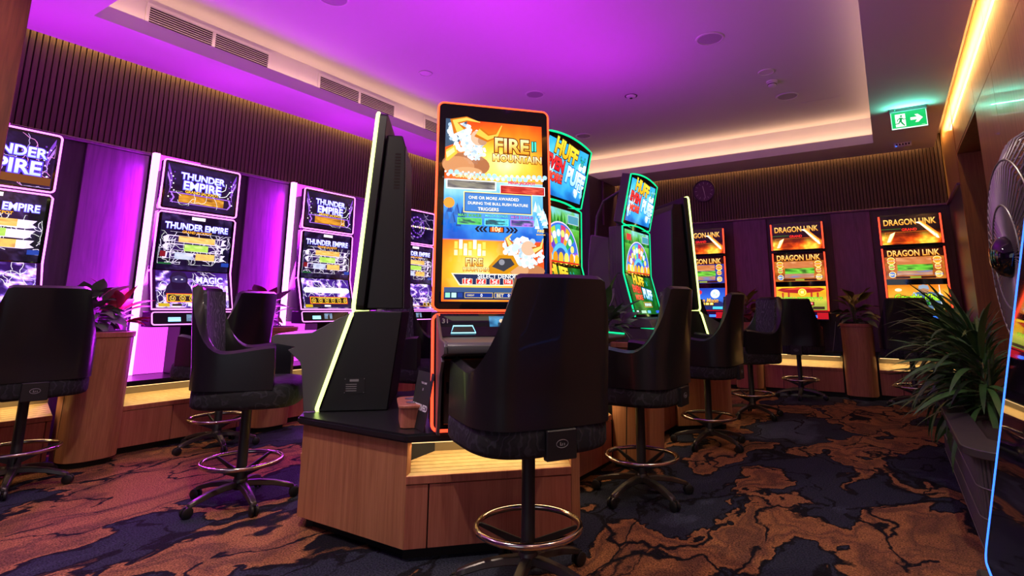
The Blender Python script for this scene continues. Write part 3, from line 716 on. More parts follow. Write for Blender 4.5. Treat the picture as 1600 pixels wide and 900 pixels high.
t = plant('croton_plant', 'olive broad-leaved plant between the rightmost red-edged machines', -0.41, 8.62); spread(t, olive, 16, .05, .12, .30, 15, 80, .8, 1.15, seed=11); spread(t, dark, 24, .12, .02, .10, -10, 45, .9, 1.3, seed=12); stems(t, 4, .05, .26)
t = plant('croton_plant', 'reddish plant in shadow at the left of the back wall', -1.81, 8.62); spread(t, redl+olive, 26, .07, .05, .30, 5, 80, .8, 1.15, seed=13); stems(t, 4, .05, .26)

# dark fluted planter at the right with strap-leaved plants
t = thing('fluted_planter', 'long charcoal planter with fluted sides and flat rim at the right', 'planter', (0, 0, 0))
def rpl(x0, x1, y0, y1, r, n=8):
    P = [(x1, y1), (x0, y1)]
    for i in range(n+1):
        a = R(180+90*i/n); P.append((x0+r+r*math.cos(a), y0+r+r*math.sin(a)))
    P.append((x1, y0)); return P
outer = rpl(.225, .79, 3.42, 6.0, .16)
q = MB().mat(M['planterdark']); q.slab(rpl(.285, .785, 3.50, 5.95, .14), 0.0, .46); q.build('body', t, bevel=.002)
rim = rpl(.225, .79, 3.42, 6.0, .16); inner = rpl(.36, .75, 3.72, 5.9, .08)
q = MB().mat(M['planterdark']); k = len(rim)
v = [(p[0], p[1], z) for z in (.46, .50) for p in rim]+[(p[0], p[1], z) for z in (.46, .50) for p in inner]
q.add(v, [(i, (i+1) % k, k+(i+1) % k, k+i) for i in range(k)]+[(2*k+i, 3*k+i, 3*k+(i+1) % k, 2*k+(i+1) % k) for i in range(k)]+[(k+i, k+(i+1) % k, 3*k+(i+1) % k, 3*k+i) for i in range(k)]+[(i, 2*k+i, 2*k+(i+1) % k, (i+1) % k) for i in range(k)])
q.build('rim', t, bevel=.004)
q = MB().mat(M['soil']); q.slab(rpl(.355, .755, 3.715, 5.905, .08), .461, .475); q.build('soil', t)
pth = rpl(.285, .785, 3.50, 5.95, .14, 10)[1:]
pts = []; 
for i in range(len(pth)-1):
    a, b_ = Vector(pth[i]), Vector(pth[i+1]); L_ = (b_-a).length; n = max(1, int(L_/.03))
    for j in range(n): pts.append(a+(b_-a)*j/n)
flute = MB().mat(M['flute']); flute.lathe([(.001, 0.02), (.009, .02), (.009, .458), (.001, .458)], 8); fm = flute.mesh('flute')
for p in pts: place('flute', fm, t, (p.x, p.y, 0))
q = MB().mat(M['fanm'])
for z in (.02, .17, .31): q.tube([(p[0]+(-.012), p[1]-.012, z) for p in pth], .003, 5)
q.build('hoop_wire', t)
for i, (x, y, n, lab) in enumerate(((.47, 5.65, 84, 'strap-leaved green plant at the far end of the charcoal planter'), (.46, 5.15, 96, 'largest strap-leaved green plant in the middle of the charcoal planter'), (.47, 4.66, 84, 'strap-leaved plant at the near end of the charcoal planter, beside the blue-edged cabinet'))):
    pt_ = plant('strap_leaf_plant', lab, x, y, .475, grp='strap-leaved plants in the charcoal planter')
    spread(pt_, strap, n, .10, .03, .50, -12, 76, .85, 1.25, seed=30+i, az=(95, 275)); spread(pt_, strap, n//2, .05, .1, .5, 66, 89, .5, .66, seed=60+i, az=(-85, 95)); stems(pt_, 5, .06, .42, .008, seed=i)
# ------------------------------------------------------------------ screen pictures
TXT = {}
def textgeo(s, off=0.0, shear=0.0):
    k = (s, round(off, 3), shear)
    if k not in TXT:
        cu = bpy.data.curves.new('t', 'FONT'); cu.body = s; cu.size = 1; cu.align_x = 'CENTER'; cu.align_y = 'CENTER'; cu.offset = off; cu.shear = shear; cu.resolution_u = 3
        ob = bpy.data.objects.new('t', cu); COL.objects.link(ob); dg = bpy.context.evaluated_depsgraph_get()
        me = ob.evaluated_get(dg).to_mesh(); v = [(p.co.x, p.co.y) for p in me.vertices]; f = [tuple(p.vertices) for p in me.polygons]
        ob.evaluated_get(dg).to_mesh_clear(); bpy.data.objects.remove(ob); bpy.data.curves.remove(cu); TXT[k] = (v, f)
    return TXT[k]
def noise2(h, w_, sc, seed, octv=4):
    r = np.random.default_rng(seed); out = np.zeros((h, w_)); amp = 1; tot = 0
    for o in range(octv):
        n = max(2, int(sc*2**o)); g = r.random((n+2, n+2)); y = np.linspace(0, n, h); x = np.linspace(0, n, w_)
        yi = np.minimum(y.astype(int), n-1); xi = np.minimum(x.astype(int), n-1); fy = (y-yi)[:, None]; fx = (x-xi)[None]; fy = fy*fy*(3-2*fy); fx = fx*fx*(3-2*fx)
        a = g[yi][:, xi]; b_ = g[yi][:, xi+1]; c_ = g[yi+1][:, xi]; d_ = g[yi+1][:, xi+1]
        out += amp*((a*(1-fx)+b_*fx)*(1-fy)+(c_*(1-fx)+d_*fx)*fy); tot += amp; amp *= .55
    return out/tot
def ramp(t, stops):
    t = np.clip(t, 0, 1); ps = [p for p, _ in stops]; return np.stack([np.interp(t, ps, [c_[i] for _, c_ in stops]) for i in range(3)], -1)
def h2(s): return tuple(int(s[i:i+2], 16)/255 for i in (0, 2, 4))
class Art:
    def __init__(s, w_, h): s.w, s.h = w_, h; s.v = []; s.f = []; s.c = []; s.d = 0.0004
    def L(s): s.d += 0.00022; return s.d
    def raw(s, pts, faces, cols):
        k = len(s.v); s.v += pts; s.f += [tuple(i+k for i in f) for f in faces]; s.c += cols
    def grid(s, u0, v0, u1, v1, img, layer=True):
        d = s.L() if layer else s.d; h, w_ = img.shape[:2]      # img row 0 = top
        us = np.linspace(u0, u1, w_); vs_ = np.linspace(v1, v0, h)
        s.raw([(u, v, d) for v in vs_ for u in us], [(j*w_+i, (j+1)*w_+i, (j+1)*w_+i+1, j*w_+i+1) for j in range(h-1) for i in range(w_-1)], [tuple(c_) for c_ in img.reshape(-1, 3)])
    def bg(s, img): s.grid(-s.w/2, 0, s.w/2, s.h, img)
    def poly(s, pts, col):
        d = s.L(); s.raw([(p[0], p[1], d) for p in pts], [tuple(range(len(pts)))], [h2(col)]*len(pts))
    def rect(s, u0, v0, u1, v1, col): s.poly([(u0, v0), (u1, v0), (u1, v1), (u0, v1)], col)
    def disk(s, u, v, r, col, n=18, ry=None): s.poly([(u+r*math.cos(2*pi*i/n), v+(ry or r)*math.sin(2*pi*i/n)) for i in range(n)], col)
    def frame(s, u0, v0, u1, v1, t, col):
        for a in ((u0, v0, u1, v0+t), (u0, v1-t, u1, v1), (u0, v0, u0+t, v1), (u1-t, v0, u1, v1)): s.rect(*a, col)
    def text(s, st, u, v, width, col, out=None, ow=.05, off=.012, hs=1.0, col2=None, shear=0.0, rot=0):
        V0, F0 = textgeo(st, off, shear); xs = [p[0] for p in V0]; k = width/(max(xs)-min(xs)); mid = (max(xs)+min(xs))/2
        ys = [p[1] for p in V0]; y0, y1 = min(ys), max(ys); cr, sr = math.cos(R(rot)), math.sin(R(rot))
        def put(VF, c_, c2=None):
            d = s.L(); VV, FF = VF; P = []; Cc = []
            for p in VV:
                a, b_ = (p[0]-mid)*k, (p[1]-(y0+y1)/2)*k*hs; P.append((u+a*cr-b_*sr, v+a*sr+b_*cr, d))
                t = min(1, max(0, (p[1]-y0)/(y1-y0))); Cc.append(c_ if c2 is None else tuple(c_[i]*t+c2[i]*(1-t) for i in range(3)))
            s.raw(P, FF, Cc)
        if out: put(textgeo(st, off+ow, shear), h2(out))
        put((V0, F0), h2(col), h2(col2) if col2 else None)
    def blur(s, u0, v0, u1, v1, cols, seed=1, n=14):
        r = np.random.default_rng(seed); img = noise2(8, n, 3, seed, 2); img = (img-img.min())/(np.ptp(img)+1e-6)
        s.grid(u0, v0, u1, v1, ramp(img, [(i/(len(cols)-1), h2(c_)) for i, c_ in enumerate(cols)]))
    def bolts(s, n, seed, col='d9b8ff', wd=.0016, u0=None, u1=None, v0=0, v1=None):
        r = random.Random(seed); u0 = -s.w/2*.98 if u0 is None else u0; u1 = s.w/2*.98 if u1 is None else u1; v1 = s.h if v1 is None else v1
        for _ in range(n):
            x, y = r.uniform(u0, u1), r.uniform(v0, v1); a = r.uniform(0, 2*pi); d = s.L()
            for k in range(r.randint(5, 11)):
                a += r.uniform(-.9, .9); l = r.uniform(.012, .035); x2, y2 = min(u1, max(u0, x+l*math.cos(a))), min(v1, max(v0, y+l*math.sin(a)))
                nx, ny = -math.sin(a)*wd, math.cos(a)*wd; q = [(x-nx, y-ny), (x2-nx*.7, y2-ny*.7), (x2+nx*.7, y2+ny*.7), (x+nx, y+ny)]
                q = [(min(u1, max(u0, p[0])), min(v1, max(v0, p[1])), d) for p in q]; s.raw(q, [(0, 1, 2, 3)], [h2(col)]*4); x, y = x2, y2
    def build(s, name, parent, O, V, label=None, curve=0.0):
        key = ('art', id(s), tuple(O), tuple(V), curve)
        def mk():
            V_ = Vector((0, V[0], V[1])).normalized(); N_ = Vector((1, 0, 0)).cross(V_); O_ = Vector(O); X_ = Vector((1, 0, 0))
            me = bpy.data.meshes.new(name)
            me.from_pydata([tuple(O_+X_*u+V_*v+N_*(d+(curve*(1-(2*u/s.w)**2) if curve else 0))) for u, v, d in s.v], [], s.f)
            at = me.attributes.new('Col', 'FLOAT_COLOR', 'POINT'); c_ = np.array(s.c); c_ = np.where(c_ <= .04045, c_/12.92, ((c_+.055)/1.055)**2.4)
            at.data.foreach_set('color', np.concatenate([c_, np.ones((len(c_), 1))], 1).astype(np.float32).ravel())
            me.materials.append(M['art']); me.update(); return me
        o = place(name, cached(key, mk), parent)
        if label: o['label'] = label
        return o
def fire(h, w_, seed, lo='2a0500', mid='d9480a', hi='ffd23c', top='fff3b0'):
    n = noise2(h, w_, 4, seed, 5); y = np.linspace(0, 1, h)[:, None]
    return ramp(n*1.1+y*.45-.3, [(0, h2(lo)), (.35, h2('7a1c04')), (.55, h2(mid)), (.8, h2(hi)), (1, h2(top))])
def storm(h, w_, seed, gain=1.0):
    n = noise2(h, w_, 3, seed, 5); r = 1-np.abs(n-.5)*9; r = np.clip(r, 0, 1)**1.6*gain
    return np.clip(ramp(noise2(h, w_, 3, seed+1, 3), [(0, h2('08041c')), (.5, h2('2c1660')), (1, h2('6a3cc0'))])+r[..., None]*np.array([.75, .6, 1.0]), 0, 1)

# --- tall orange screen
def art_mountain():
    W, H = .565, 1.03; a = Art(W, H)
    X = lambda p: (p-690)/162*W-W/2; Y = lambda p: H-(p-172)/298*H
    h, w_ = 120, 64; yy, xx = np.mgrid[0:1:h*1j, 0:1:w_*1j]
    img = ramp(np.clip(np.hypot((xx-.62)*1.0, (yy-.25)*2.6)+.25*(noise2(h, w_, 5, 3)-.5), 0, 1), [(0, h2('fff6b8')), (.25, h2('ffc83c')), (.5, h2('f47a18')), (.8, h2('d93412')), (1, h2('a81408'))])
    mid = ramp(yy*1.6-.5+.5*(noise2(h, w_, 6, 9)-.5), [(0, h2('bfe6ff')), (.3, h2('4ea8ee')), (.6, h2('1a58c0')), (1, h2('0d2f86'))])
    low = ramp(np.clip(np.hypot(xx-.35, (yy-.84)*2.2)*1.1+.2*(noise2(h, w_, 5, 4)-.5), 0, 1), [(0, h2('fff0a0')), (.3, h2('ffb428')), (.6, h2('f2601a')), (1, h2('c42a10'))])
    sel = (yy > .345)[..., None]; img = np.where(sel, mid, img); img = np.where((yy > .675)[..., None], low, img); a.bg(img)
    # furred, armoured shoulder masses and a curved golden horn
    def fur(cx, cy, s_, seed):
        r = random.Random(seed)
        for k in range(70):
            an = r.uniform(0, 2*pi); rr = r.random()**.6; a.disk(cx+rr*s_*.9*math.cos(an), cy+rr*s_*math.sin(an), s_*r.uniform(.10, .22), r.choice(['ffffff', 'e6f2fb', 'c6dcee', 'a9c4dc', 'f6fbff']), 7)
    def horn(pts, wd, c1, c2):
        for off, c_ in ((1, c1), (.5, c2)):
            L_ = []; R_ = []
            for i, p in enumerate(pts):
                t = i/(len(pts)-1); wv = wd*(1-t)*off+.002; q = pts[min(i+1, len(pts)-1)]; q0 = pts[max(0, i-1)]; dx, dy = q[0]-q0[0], q[1]-q0[1]; l = math.hypot(dx, dy)
                L_.append((p[0]-dy/l*wv, p[1]+dx/l*wv)); R_.append((p[0]+dy/l*wv, p[1]-dx/l*wv))
            for i in range(len(pts)-1): a.poly([L_[i], L_[i+1], R_[i+1], R_[i]], c_)
    a.poly([(X(690), Y(172)), (X(726), Y(172)), (X(712), Y(212)), (X(690), Y(222))], '39506a')
    a.disk(X(724), Y(250), .135, 'a86a44', 24, .072); a.disk(X(712), Y(252), .09, 'c98a5c', 20, .055); a.disk(X(728), Y(261), .08, 'd9a070', 16, .026); fur(X(724), Y(210), .095, 3); fur(X(712), Y(196), .07, 13); fur(X(738), Y(226), .06, 23)
    a.disk(X(742), Y(207), .046, 'd8b294', 16); a.disk(X(748), Y(212), .026, 'b88c70', 14)
    horn([(X(740), Y(196)), (X(757), Y(206)), (X(772), Y(200)), (X(780), Y(182))], .034, 'c86a10', 'ffc04a')
    horn([(X(712), Y(198)), (X(703), Y(182)), (X(722), Y(176)), (X(744), Y(180))], .04, 'c86a10', 'ffc85a')
    a.poly([(X(690), Y(232)), (X(704), Y(222)), (X(708), Y(236)), (X(694), Y(250)), (X(690), Y(250))], 'ffc040'); a.poly([(X(690), Y(236)), (X(702), Y(227)), (X(704), Y(234)), (X(692), Y(245))], 'ffe99a')
    a.text('FIRE', X(797), Y(217), .20, 'fff2b0', '5a0a04', .05, .03, 1.05, 'ff9a1e'); a.text('MOUNTAIN', X(806), Y(239), .285, 'fff6d0', '5a0a04', .06, .03, 1.1, 'ffae2a')
    a.poly([(X(829), Y(206)), (X(838), Y(205)), (X(839), Y(224)), (X(830), Y(226))], '0c5a58'); a.text('II', X(834), Y(215), .026, '38f0d0', '06302e', .05, .02, 1.2)
    for k in range(60): a.disk(X(690+(k*37 % 162)), Y(268+(k*53 % 9)), .006+.004*(k % 3), ['ffffff', 'd8f0ff', 'a8d8ff'][k % 3], 7)
    a.text('GRAND JACKPOT', X(731), Y(276), .185, 'fff0a0', '7a4a00', .04, .02); a.rect(X(691), Y(297), X(770), Y(281), 'eef6ff'); a.blur(X(693), Y(295), X(768), Y(282.5), ['3a3a44', '8c8878', '55545e', 'b8b09a'], 5)
    a.text('MEGA JACKPOT', X(812), Y(282), .155, 'ff5a78', '5a0418', .04, .02); a.rect(X(776), Y(301), X(850), Y(286), 'ffffff'); a.rect(X(777), Y(300), X(849), Y(287), 'b01020'); a.blur(X(779), Y(298.5), X(847), Y(288.5), ['8a1418', 'e0604a', 'a82420', 'd04434'], 6)
    for k in range(26):
        bx = 690+((k*29) % 34) if k % 2 else 834+((k*17) % 18); by = 318+(k*13 % 30); a.poly([(X(bx-4), Y(by+10)), (X(bx+4), Y(by+10)), (X(bx), Y(by-8))], ['e8f6ff', '2c68b8', '9ad0f8', '174a96'][k % 4])
    a.disk(X(696), Y(320), .03, 'e89a3a', 12); a.rect(X(718), Y(334.5), X(828), Y(300.5), 'ffe27a'); a.rect(X(719.5), Y(333), X(826.5), Y(302), '27579e'); a.rect(X(721), Y(331.5), X(825), Y(303.5), '3e7cc8')
    a.text('ONE OR MORE AWARDED', X(766), Y(310), .28, 'ffffff', '10305e', .04, .02); a.text('DURING THE BULL RUSH FEATURE', X(773), Y(319), .335, 'ffffff', '10305e', .04, .02); a.text('TRIGGERS', X(757), Y(328), .115, 'ffffff', '10305e', .04, .02)
    for u, c_, c2, st in ((728, '1c8a3a', '66d070', 'MAXI BONUS'), (770, '148c9c', '6ae0ea', 'MAJOR BONUS'), (811, '6a2ca0', 'b47ae0', 'MINI BONUS')):
        a.text(st, X(u), Y(339), .125, c2, '06202c', .05, .02); a.rect(X(u-19), Y(354), X(u+19), Y(343), c2); a.blur(X(u-17.5), Y(353), X(u+17.5), Y(344), [c_, '2a4a5a', c2, c_], u)
    for k in range(3):
        for s_ in (-1, 1): u = 770+s_*(14+k*6); a.poly([(X(u), Y(356)), (X(u+s_*4), Y(356)), (X(u+s_*8), Y(360.5)), (X(u+s_*4), Y(365)), (X(u), Y(365)), (X(u+s_*4), Y(360.5))], '1a1a2a')
    a.rect(X(758), Y(365), X(782), Y(356), '10101c'); a.rect(X(760), Y(364), X(780), Y(357), 'e0601a'); a.text('10¢', X(770), Y(360.5), .045, 'fff0c0')
    a.text('FIRE', X(841), Y(360), .038, 'ffe9a0', '5a0a04', .05, .03); a.text('MOUNTAIN', X(841), Y(366), .05, 'ffd070', '5a0a04', .05, .03)
    a.disk(X(818), Y(424), .10, 'b8784c', 20, .035); a.disk(X(806), Y(424), .05, 'd09a6a', 16, .03); fur(X(806), Y(392), .095, 7); fur(X(826), Y(402), .06, 8); a.disk(X(818), Y(390), .04, 'd8b294', 16)
    horn([(X(790), Y(386)), (X(784), Y(376)), (X(792), Y(368))], .02, 'b8600e', 'ffd070'); horn([(X(826), Y(394)), (X(838), Y(388)), (X(842), Y(374))], .02, 'b8600e', 'ffd070')
    a.poly([(X(756), Y(420)), (X(772), Y(402)), (X(794), Y(402)), (X(802), Y(418)), (X(780), Y(434)), (X(758), Y(432))], 'c8860e'); a.poly([(X(761), Y(420)), (X(774), Y(407)), (X(790), Y(407)), (X(796), Y(416)), (X(779), Y(427))], '3a3a40'); a.disk(X(776), Y(413), .016, '8a8a94', 10)
    for k in range(14): a.rect(X(704+k % 7*7), Y(404-(k // 7)*10), X(709+k % 7*7), Y(396-(k // 7)*10-(k % 3)*3), ['fff4b8', 'ffd45a', 'e8f4ff'][k % 3])
    a.text('FIRE', X(734), Y(414), .09, 'fff2b0', '5a0a04', .05, .03, 1.1, 'ff9a1e'); a.text('MOUNTAIN', X(737), Y(425), .135, 'fff2b0', '5a0a04', .06, .03, 1.1, 'ff9a1e')
    a.poly([(X(700), Y(431)), (X(852), Y(431)), (X(852), Y(449)), (X(712), Y(449))], 'f4e8c8'); a.poly([(X(703), Y(432.5)), (X(852), Y(432.5)), (X(852), Y(447.5)), (X(713.5), Y(447.5))], '1c2a52')
    a.text('SELECT DENOMINATION', X(788), Y(435), .34, 'ffffff', None, 0, .015)
    for k, st in enumerate(('1¢', '2¢', '5¢', '10¢', '$1')): u = 724+k*20.5; a.rect(X(u-7.5), Y(447), X(u+7.5), Y(439), 'ffe0c0'); a.rect(X(u-6.8), Y(446.4), X(u+6.8), Y(439.6), 'e02a20'); a.text(st, X(u), Y(443), .03, 'ffffff')
    a.rect(X(690), Y(470), X(852), Y(452), '0c2452'); a.rect(X(690), Y(459), X(852), Y(452), '35507c')
    for k, c_ in enumerate(('8ad8c0', 'b8e8d8', '1a3c8c')): a.rect(X(692+k*9), Y(467), X(699+k*9), Y(460), c_)
    for u0, u1, st in ((720, 762, 'CREDIT'), (764, 800, 'BET'), (802, 850, 'WIN')): a.rect(X(u0), Y(467.5), X(u1), Y(459.5), 'd8b85a'); a.rect(X(u0+.8), Y(466.7), X(u1-.8), Y(460.3), '0e2f86'); a.text(st, X(u0+9), Y(463.5), .038, 'f0e0a0'); a.text('0', X((u0+u1)/2+4), Y(463.5), .010, 'ffffff')
    return a
# --- purple storm screens
def art_te_top(kind):
    W, H = .64, .40; a = Art(W, H); a.bg(storm(26, 42, 5+kind, .15)*.45)
    if kind == 3:       # ring of chain links
        for k in range(40):
            an = 2*pi*k/40; a.disk(.14*math.cos(an), .2+.14*math.sin(an), .012, ['5a2ca0', 'a060e0', '2a1260'][k % 3], 8)
        for k in range(26): an = 2*pi*k/26; a.disk(.085*math.cos(an), .2+.085*math.sin(an), .010, ['7a3cc8', '301470'][k % 2], 8)
        for k in range(15): a.disk(-.28+k*.04, .2+.004*(k % 2), .018, ['ffffff', 'f0b8ff', 'ffd9a0'][k % 3], 10, .012)
        a.bolts(16, 4); return a
    for s_ in (-1, 1):  # scrolled side ornaments
        for r_, c_ in ((.16, '7a3cc0'), (.135, '14062c'), (.125, 'b070f0'), (.105, '14062c')):
            a.poly([(s_*(.31), .06)]+[(s_*(.31-.36*r_*math.sin(pi*i/10)*.8), .06+(r_*2.1)*i/10) for i in range(11)]+[(s_*.31, .06+r_*2.1)], c_)
        for k in range(14): a.disk(s_*(.245+.05*((k*7) % 5)/5), .05+k*.021, .007, ['e0b8ff', '6a30b0', 'ffffff'][k % 3], 6)
    if kind == 0: a.bolts(10, 8, 'ff9af0'); a.bolts(14, 3)
    y0 = .30 if kind != 0 else .26
    a.text('THUNDER', 0 if kind else .02, y0, .40 if kind else .50, 'ffffff', '5a3ce0', .06, .03, 1.0, 'b8c8ff'); a.text('EMPIRE', 0 if kind else .02, y0-.085 if kind else y0-.12, .34 if kind else .45, 'ffffff', '5a3ce0', .06, .03, 1.0, 'b8c8ff')
    if kind:
        a.text('GRAND JACKPOT', 0, .155, .30, 'ffc83c', '6a2a00', .04, .02); a.bolts(4, 7, 'ffffff', .003, .1, .3, .15, .3)
        a.poly([(-.27, .045), (.25, .045), (.28, .085), (.26, .14), (-.28, .14), (-.25, .09)], 'a86af0'); a.poly([(-.255, .05), (.24, .05), (.262, .085), (.245, .132), (-.262, .132), (-.235, .09)], '1a0a30'); a.blur(-.20, .055, .205, .128, ['6a3a10', 'e09a30', 'a86a20', 'f0b850'], 3+kind, 18)
        a.bolts(6, 6+kind, 'ffffff', .0016, -.31, .31, .03, .15)
    else: a.rect(-.31, .02, .31, .08, '6a3a1c')
    return a
def art_te_main(kind):
    W, H = .625, .50; a = Art(W, H); im = storm(34, 42, 21+kind, .5)*.4; a.bg(im)
    a.rect(-.06, .463, .06, .492, 'fff0ff')
    a.text('THUNDER EMPIRE', 0, .395, .56, 'ffffff', '5a3ce0', .05, .03, 1.15, 'b8c8ff'); a.text('GRAND JACKPOT', 0, .343, .26, 'ffb030', '5a2000', .04, .02)
    for k in range(3):
        y = .275-k*.075; a.poly([(-.27+.02*(k % 2), y-.03), (-.22, y-.024), (.22, y-.034), (.28-.03*(k % 2), y-.02), (.25, y), (.275, y+.03), (-.25, y+.034), (-.285, y+.01)], 'e8d0ff'); a.poly([(-.24, y-.022), (.225, y-.026), (.235, y+.026), (-.235, y+.026)], '2a1450' if kind != 0 else 'ffffff')
    a.bolts(34, 31+kind, 'f0e0ff', .0022, -.31, .31, .05, .34); a.bolts(20, 55+kind, 'ffffff', .0014, -.31, .31, .05, .34)
    a.blur(-.16, .25, .16, .305, ['c88a3a', 'f4c878', 'e0a850', 'd09a48'], 2+kind); a.blur(-.105, .172, .105, .232, ['b8d860', '9ac850', 'd0e888'], 8+kind); a.blur(-.18, .095, -.02, .155, ['d8d0e8', 'b8c0d8', '9a9ac0'], 4+kind); a.blur(.0, .095, .17, .155, ['d8a860', 'f0c060', 'c08850'], 6+kind)
    a.rect(-.30, .11, -.255, .16, '7a1420'); a.rect(-.31, .045, -.20, .06, '205a30'); a.rect(.24, .05, .31, .085, '203c9a')
    return a
def art_te_low(kind):
    W, H = .625, .335; a = Art(W, H); a.bg(np.clip(storm(32, 46, 71+kind, 1.5)*1.05, 0, 1)); a.bolts(40, 81+kind, 'f4e8ff', .0020)
    if kind == 1:
        a.poly([(-.25, .11), (-.01, .11), (-.03, .19), (-.055, .225), (-.05, .27), (-.075, .318), (-.127, .332), (-.18, .318), (-.205, .27), (-.20, .225), (-.23, .19)], '16142c'); a.poly([(-.185, .225), (-.07, .225), (-.07, .275), (-.127, .295), (-.185, .275)], '2c2a50'); a.poly([(-.20, .235), (-.127, .22), (-.055, .235), (-.075, .16), (-.18, .16)], '0e0c1e')
        for u in (-.152, -.102): a.disk(u, .256, .010, 'e8e0ff', 8, .006)
        a.text('MAGIC', .14, .255, .24, 'ffffff', '7a4ae0', .05, .03, 1.1, 'd0c0ff'); a.text('EMPEROR', .14, .19, .26, 'ffffff', '7a4ae0', .05, .03, 1.0, 'd0c0ff')
    if kind == 2:
        a.poly([(-.27+.03*math.cos(2*pi*i/16), .2+.03*math.sin(2*pi*i/16)) for i in range(4, 13)]+[(.27+.03*math.cos(2*pi*i/16), .2+.03*math.sin(2*pi*i/16)) for i in range(-4, 5)], 'ffffff'); a.rect(-.30, .0, .31, .12, '20143c')
    if kind in (1, 2):
        u1 = .12 if kind == 1 else .26; a.rect(-.235, .045, u1, .125, 'e8301c'); a.rect(-.228, .05, u1-.007, .12, 'f0c020'); a.rect(-.222, .055, u1-.013, .115, '2a1a08'); a.text('CHOOSE DENOMINATION', (-.235+u1)/2, .108, (u1+.235)*.6, 'f0d060')
        for k in range(3 if kind == 1 else 6): u = -.185+k*.082; a.disk(u, .08, .026, 'ffd030', 18); a.disk(u, .08, .021, '40200a', 18); a.text(('1¢', '2¢', '5¢', '10¢', '20¢', '$1')[k], u, .08, .026, 'ffe070')
        a.rect(-.30, .005, -.21, .035, 'c0a010'); a.rect(-.19, .01, -.11, .03, '30280a'); a.rect(-.06, .01, .02, .03, 'f0f0f0')
    elif kind == 0: a.rect(-.31, .0, .31, .02, 'd8c020')
    else:
        for k in range(3): a.disk(.12+k*.07, .05, .026, 'ffd030', 16); a.disk(.12+k*.07, .05, .02, '40200a', 16)
        a.rect(-.30, .02, .30, .03, 'b07010')
    return a
# --- red-edged dragon screens
def art_dr_top():
    W, H = .66, .385; a = Art(W, H); im = fire(30, 46, 14); yy = np.linspace(0, 1, 30)[:, None, None]; a.bg(np.where(yy < .5, im*.12+np.array([.03, .02, .05]), im*np.clip((yy-.45)*3.2, 0, 1)))
    a.text('DRAGON LINK', 0, .30, .59, 'ffd070', '4a1800', .04, .02, 1.3, 'e0902a'); a.text('GRAND', -.01, .195, .17, 'ff3020', '3a0400', .04, .02)
    for w0, c_ in ((.045, 'ff8a20'), (.03, 'ffd070'), (.017, 'fffbe8')):
        a.poly([(.06, .285), (.11, .265), (.29-w0*.3, .075-w0*.4), (.31, .06), (.285+w0*.5, .085+w0), (.09+w0, .285+w0*.4)], c_)
    for w0, c_ in ((.03, 'ffb040'), (.018, 'fff0c0')): a.poly([(-.26-w0, .03), (-.26+w0, .03), (-.20+w0*.6, .13), (-.17, .17), (-.22-w0*.5, .14)], c_)
    a.frame(-.29, .02, .27, .165, .003, 'ff7a1a'); a.rect(-.33, .205, -.1, .212, '3a6a20'); return a
def art_dr_main(kind):
    W, H = .66, .40; a = Art(W, H); a.bg(ramp(noise2(28, 44, 5, 40+kind, 4), [(0, h2('5a2008')), (.5, h2('a8581a')), (1, h2('e09a3c'))] if kind else [(0, h2('180a3a')), (.5, h2('2c3c9a')), (1, h2('a86a2c'))]))
    a.rect(-.33, .295, .33, .40, '2c0d06'); a.text('DRAGON LINK', 0, .345, .58, 'ffd880', '6a2000', .05, .02, 1.3, 'f09a30')
    for s_ in (-1, 1):
        for k, (y, r_, c1) in enumerate(((.245, .05, 'ff9a20'), (.16, .038, '7ac83a' if s_ < 0 else 'e0a030'), (.06, .042, '3c6ac8' if s_ < 0 else 'f0b040'))):
            u = s_*.255; a.disk(u, y, r_, 'ffe090', 18); a.disk(u, y, r_*.82, c1, 18); a.rect(u-r_*1.1, y-.012, u+r_*1.1, y+.012, 'b81c10' if k != 2 else '204090')
            a.text(('GRAND', 'MAJOR', 'MINI')[k], u, y, r_*1.8, 'fff0b0')
    a.blur(-.20, .195, .19, .285, ['c87a48', 'b86838', 'e0a070'], 11+kind); a.blur(-.19, .11, .20, .19, ['30501c', '7ad040', '50a028', '1c2a14'], 12+kind); a.blur(-.20, .05, .19, .108, ['6a7ab0', 'a87058', 'c09a80'], 13+kind)
    a.rect(-.22, .008, .22, .035, '3a1408'); a.rect(-.06, .01, .06, .033, '8a9a30'); return a
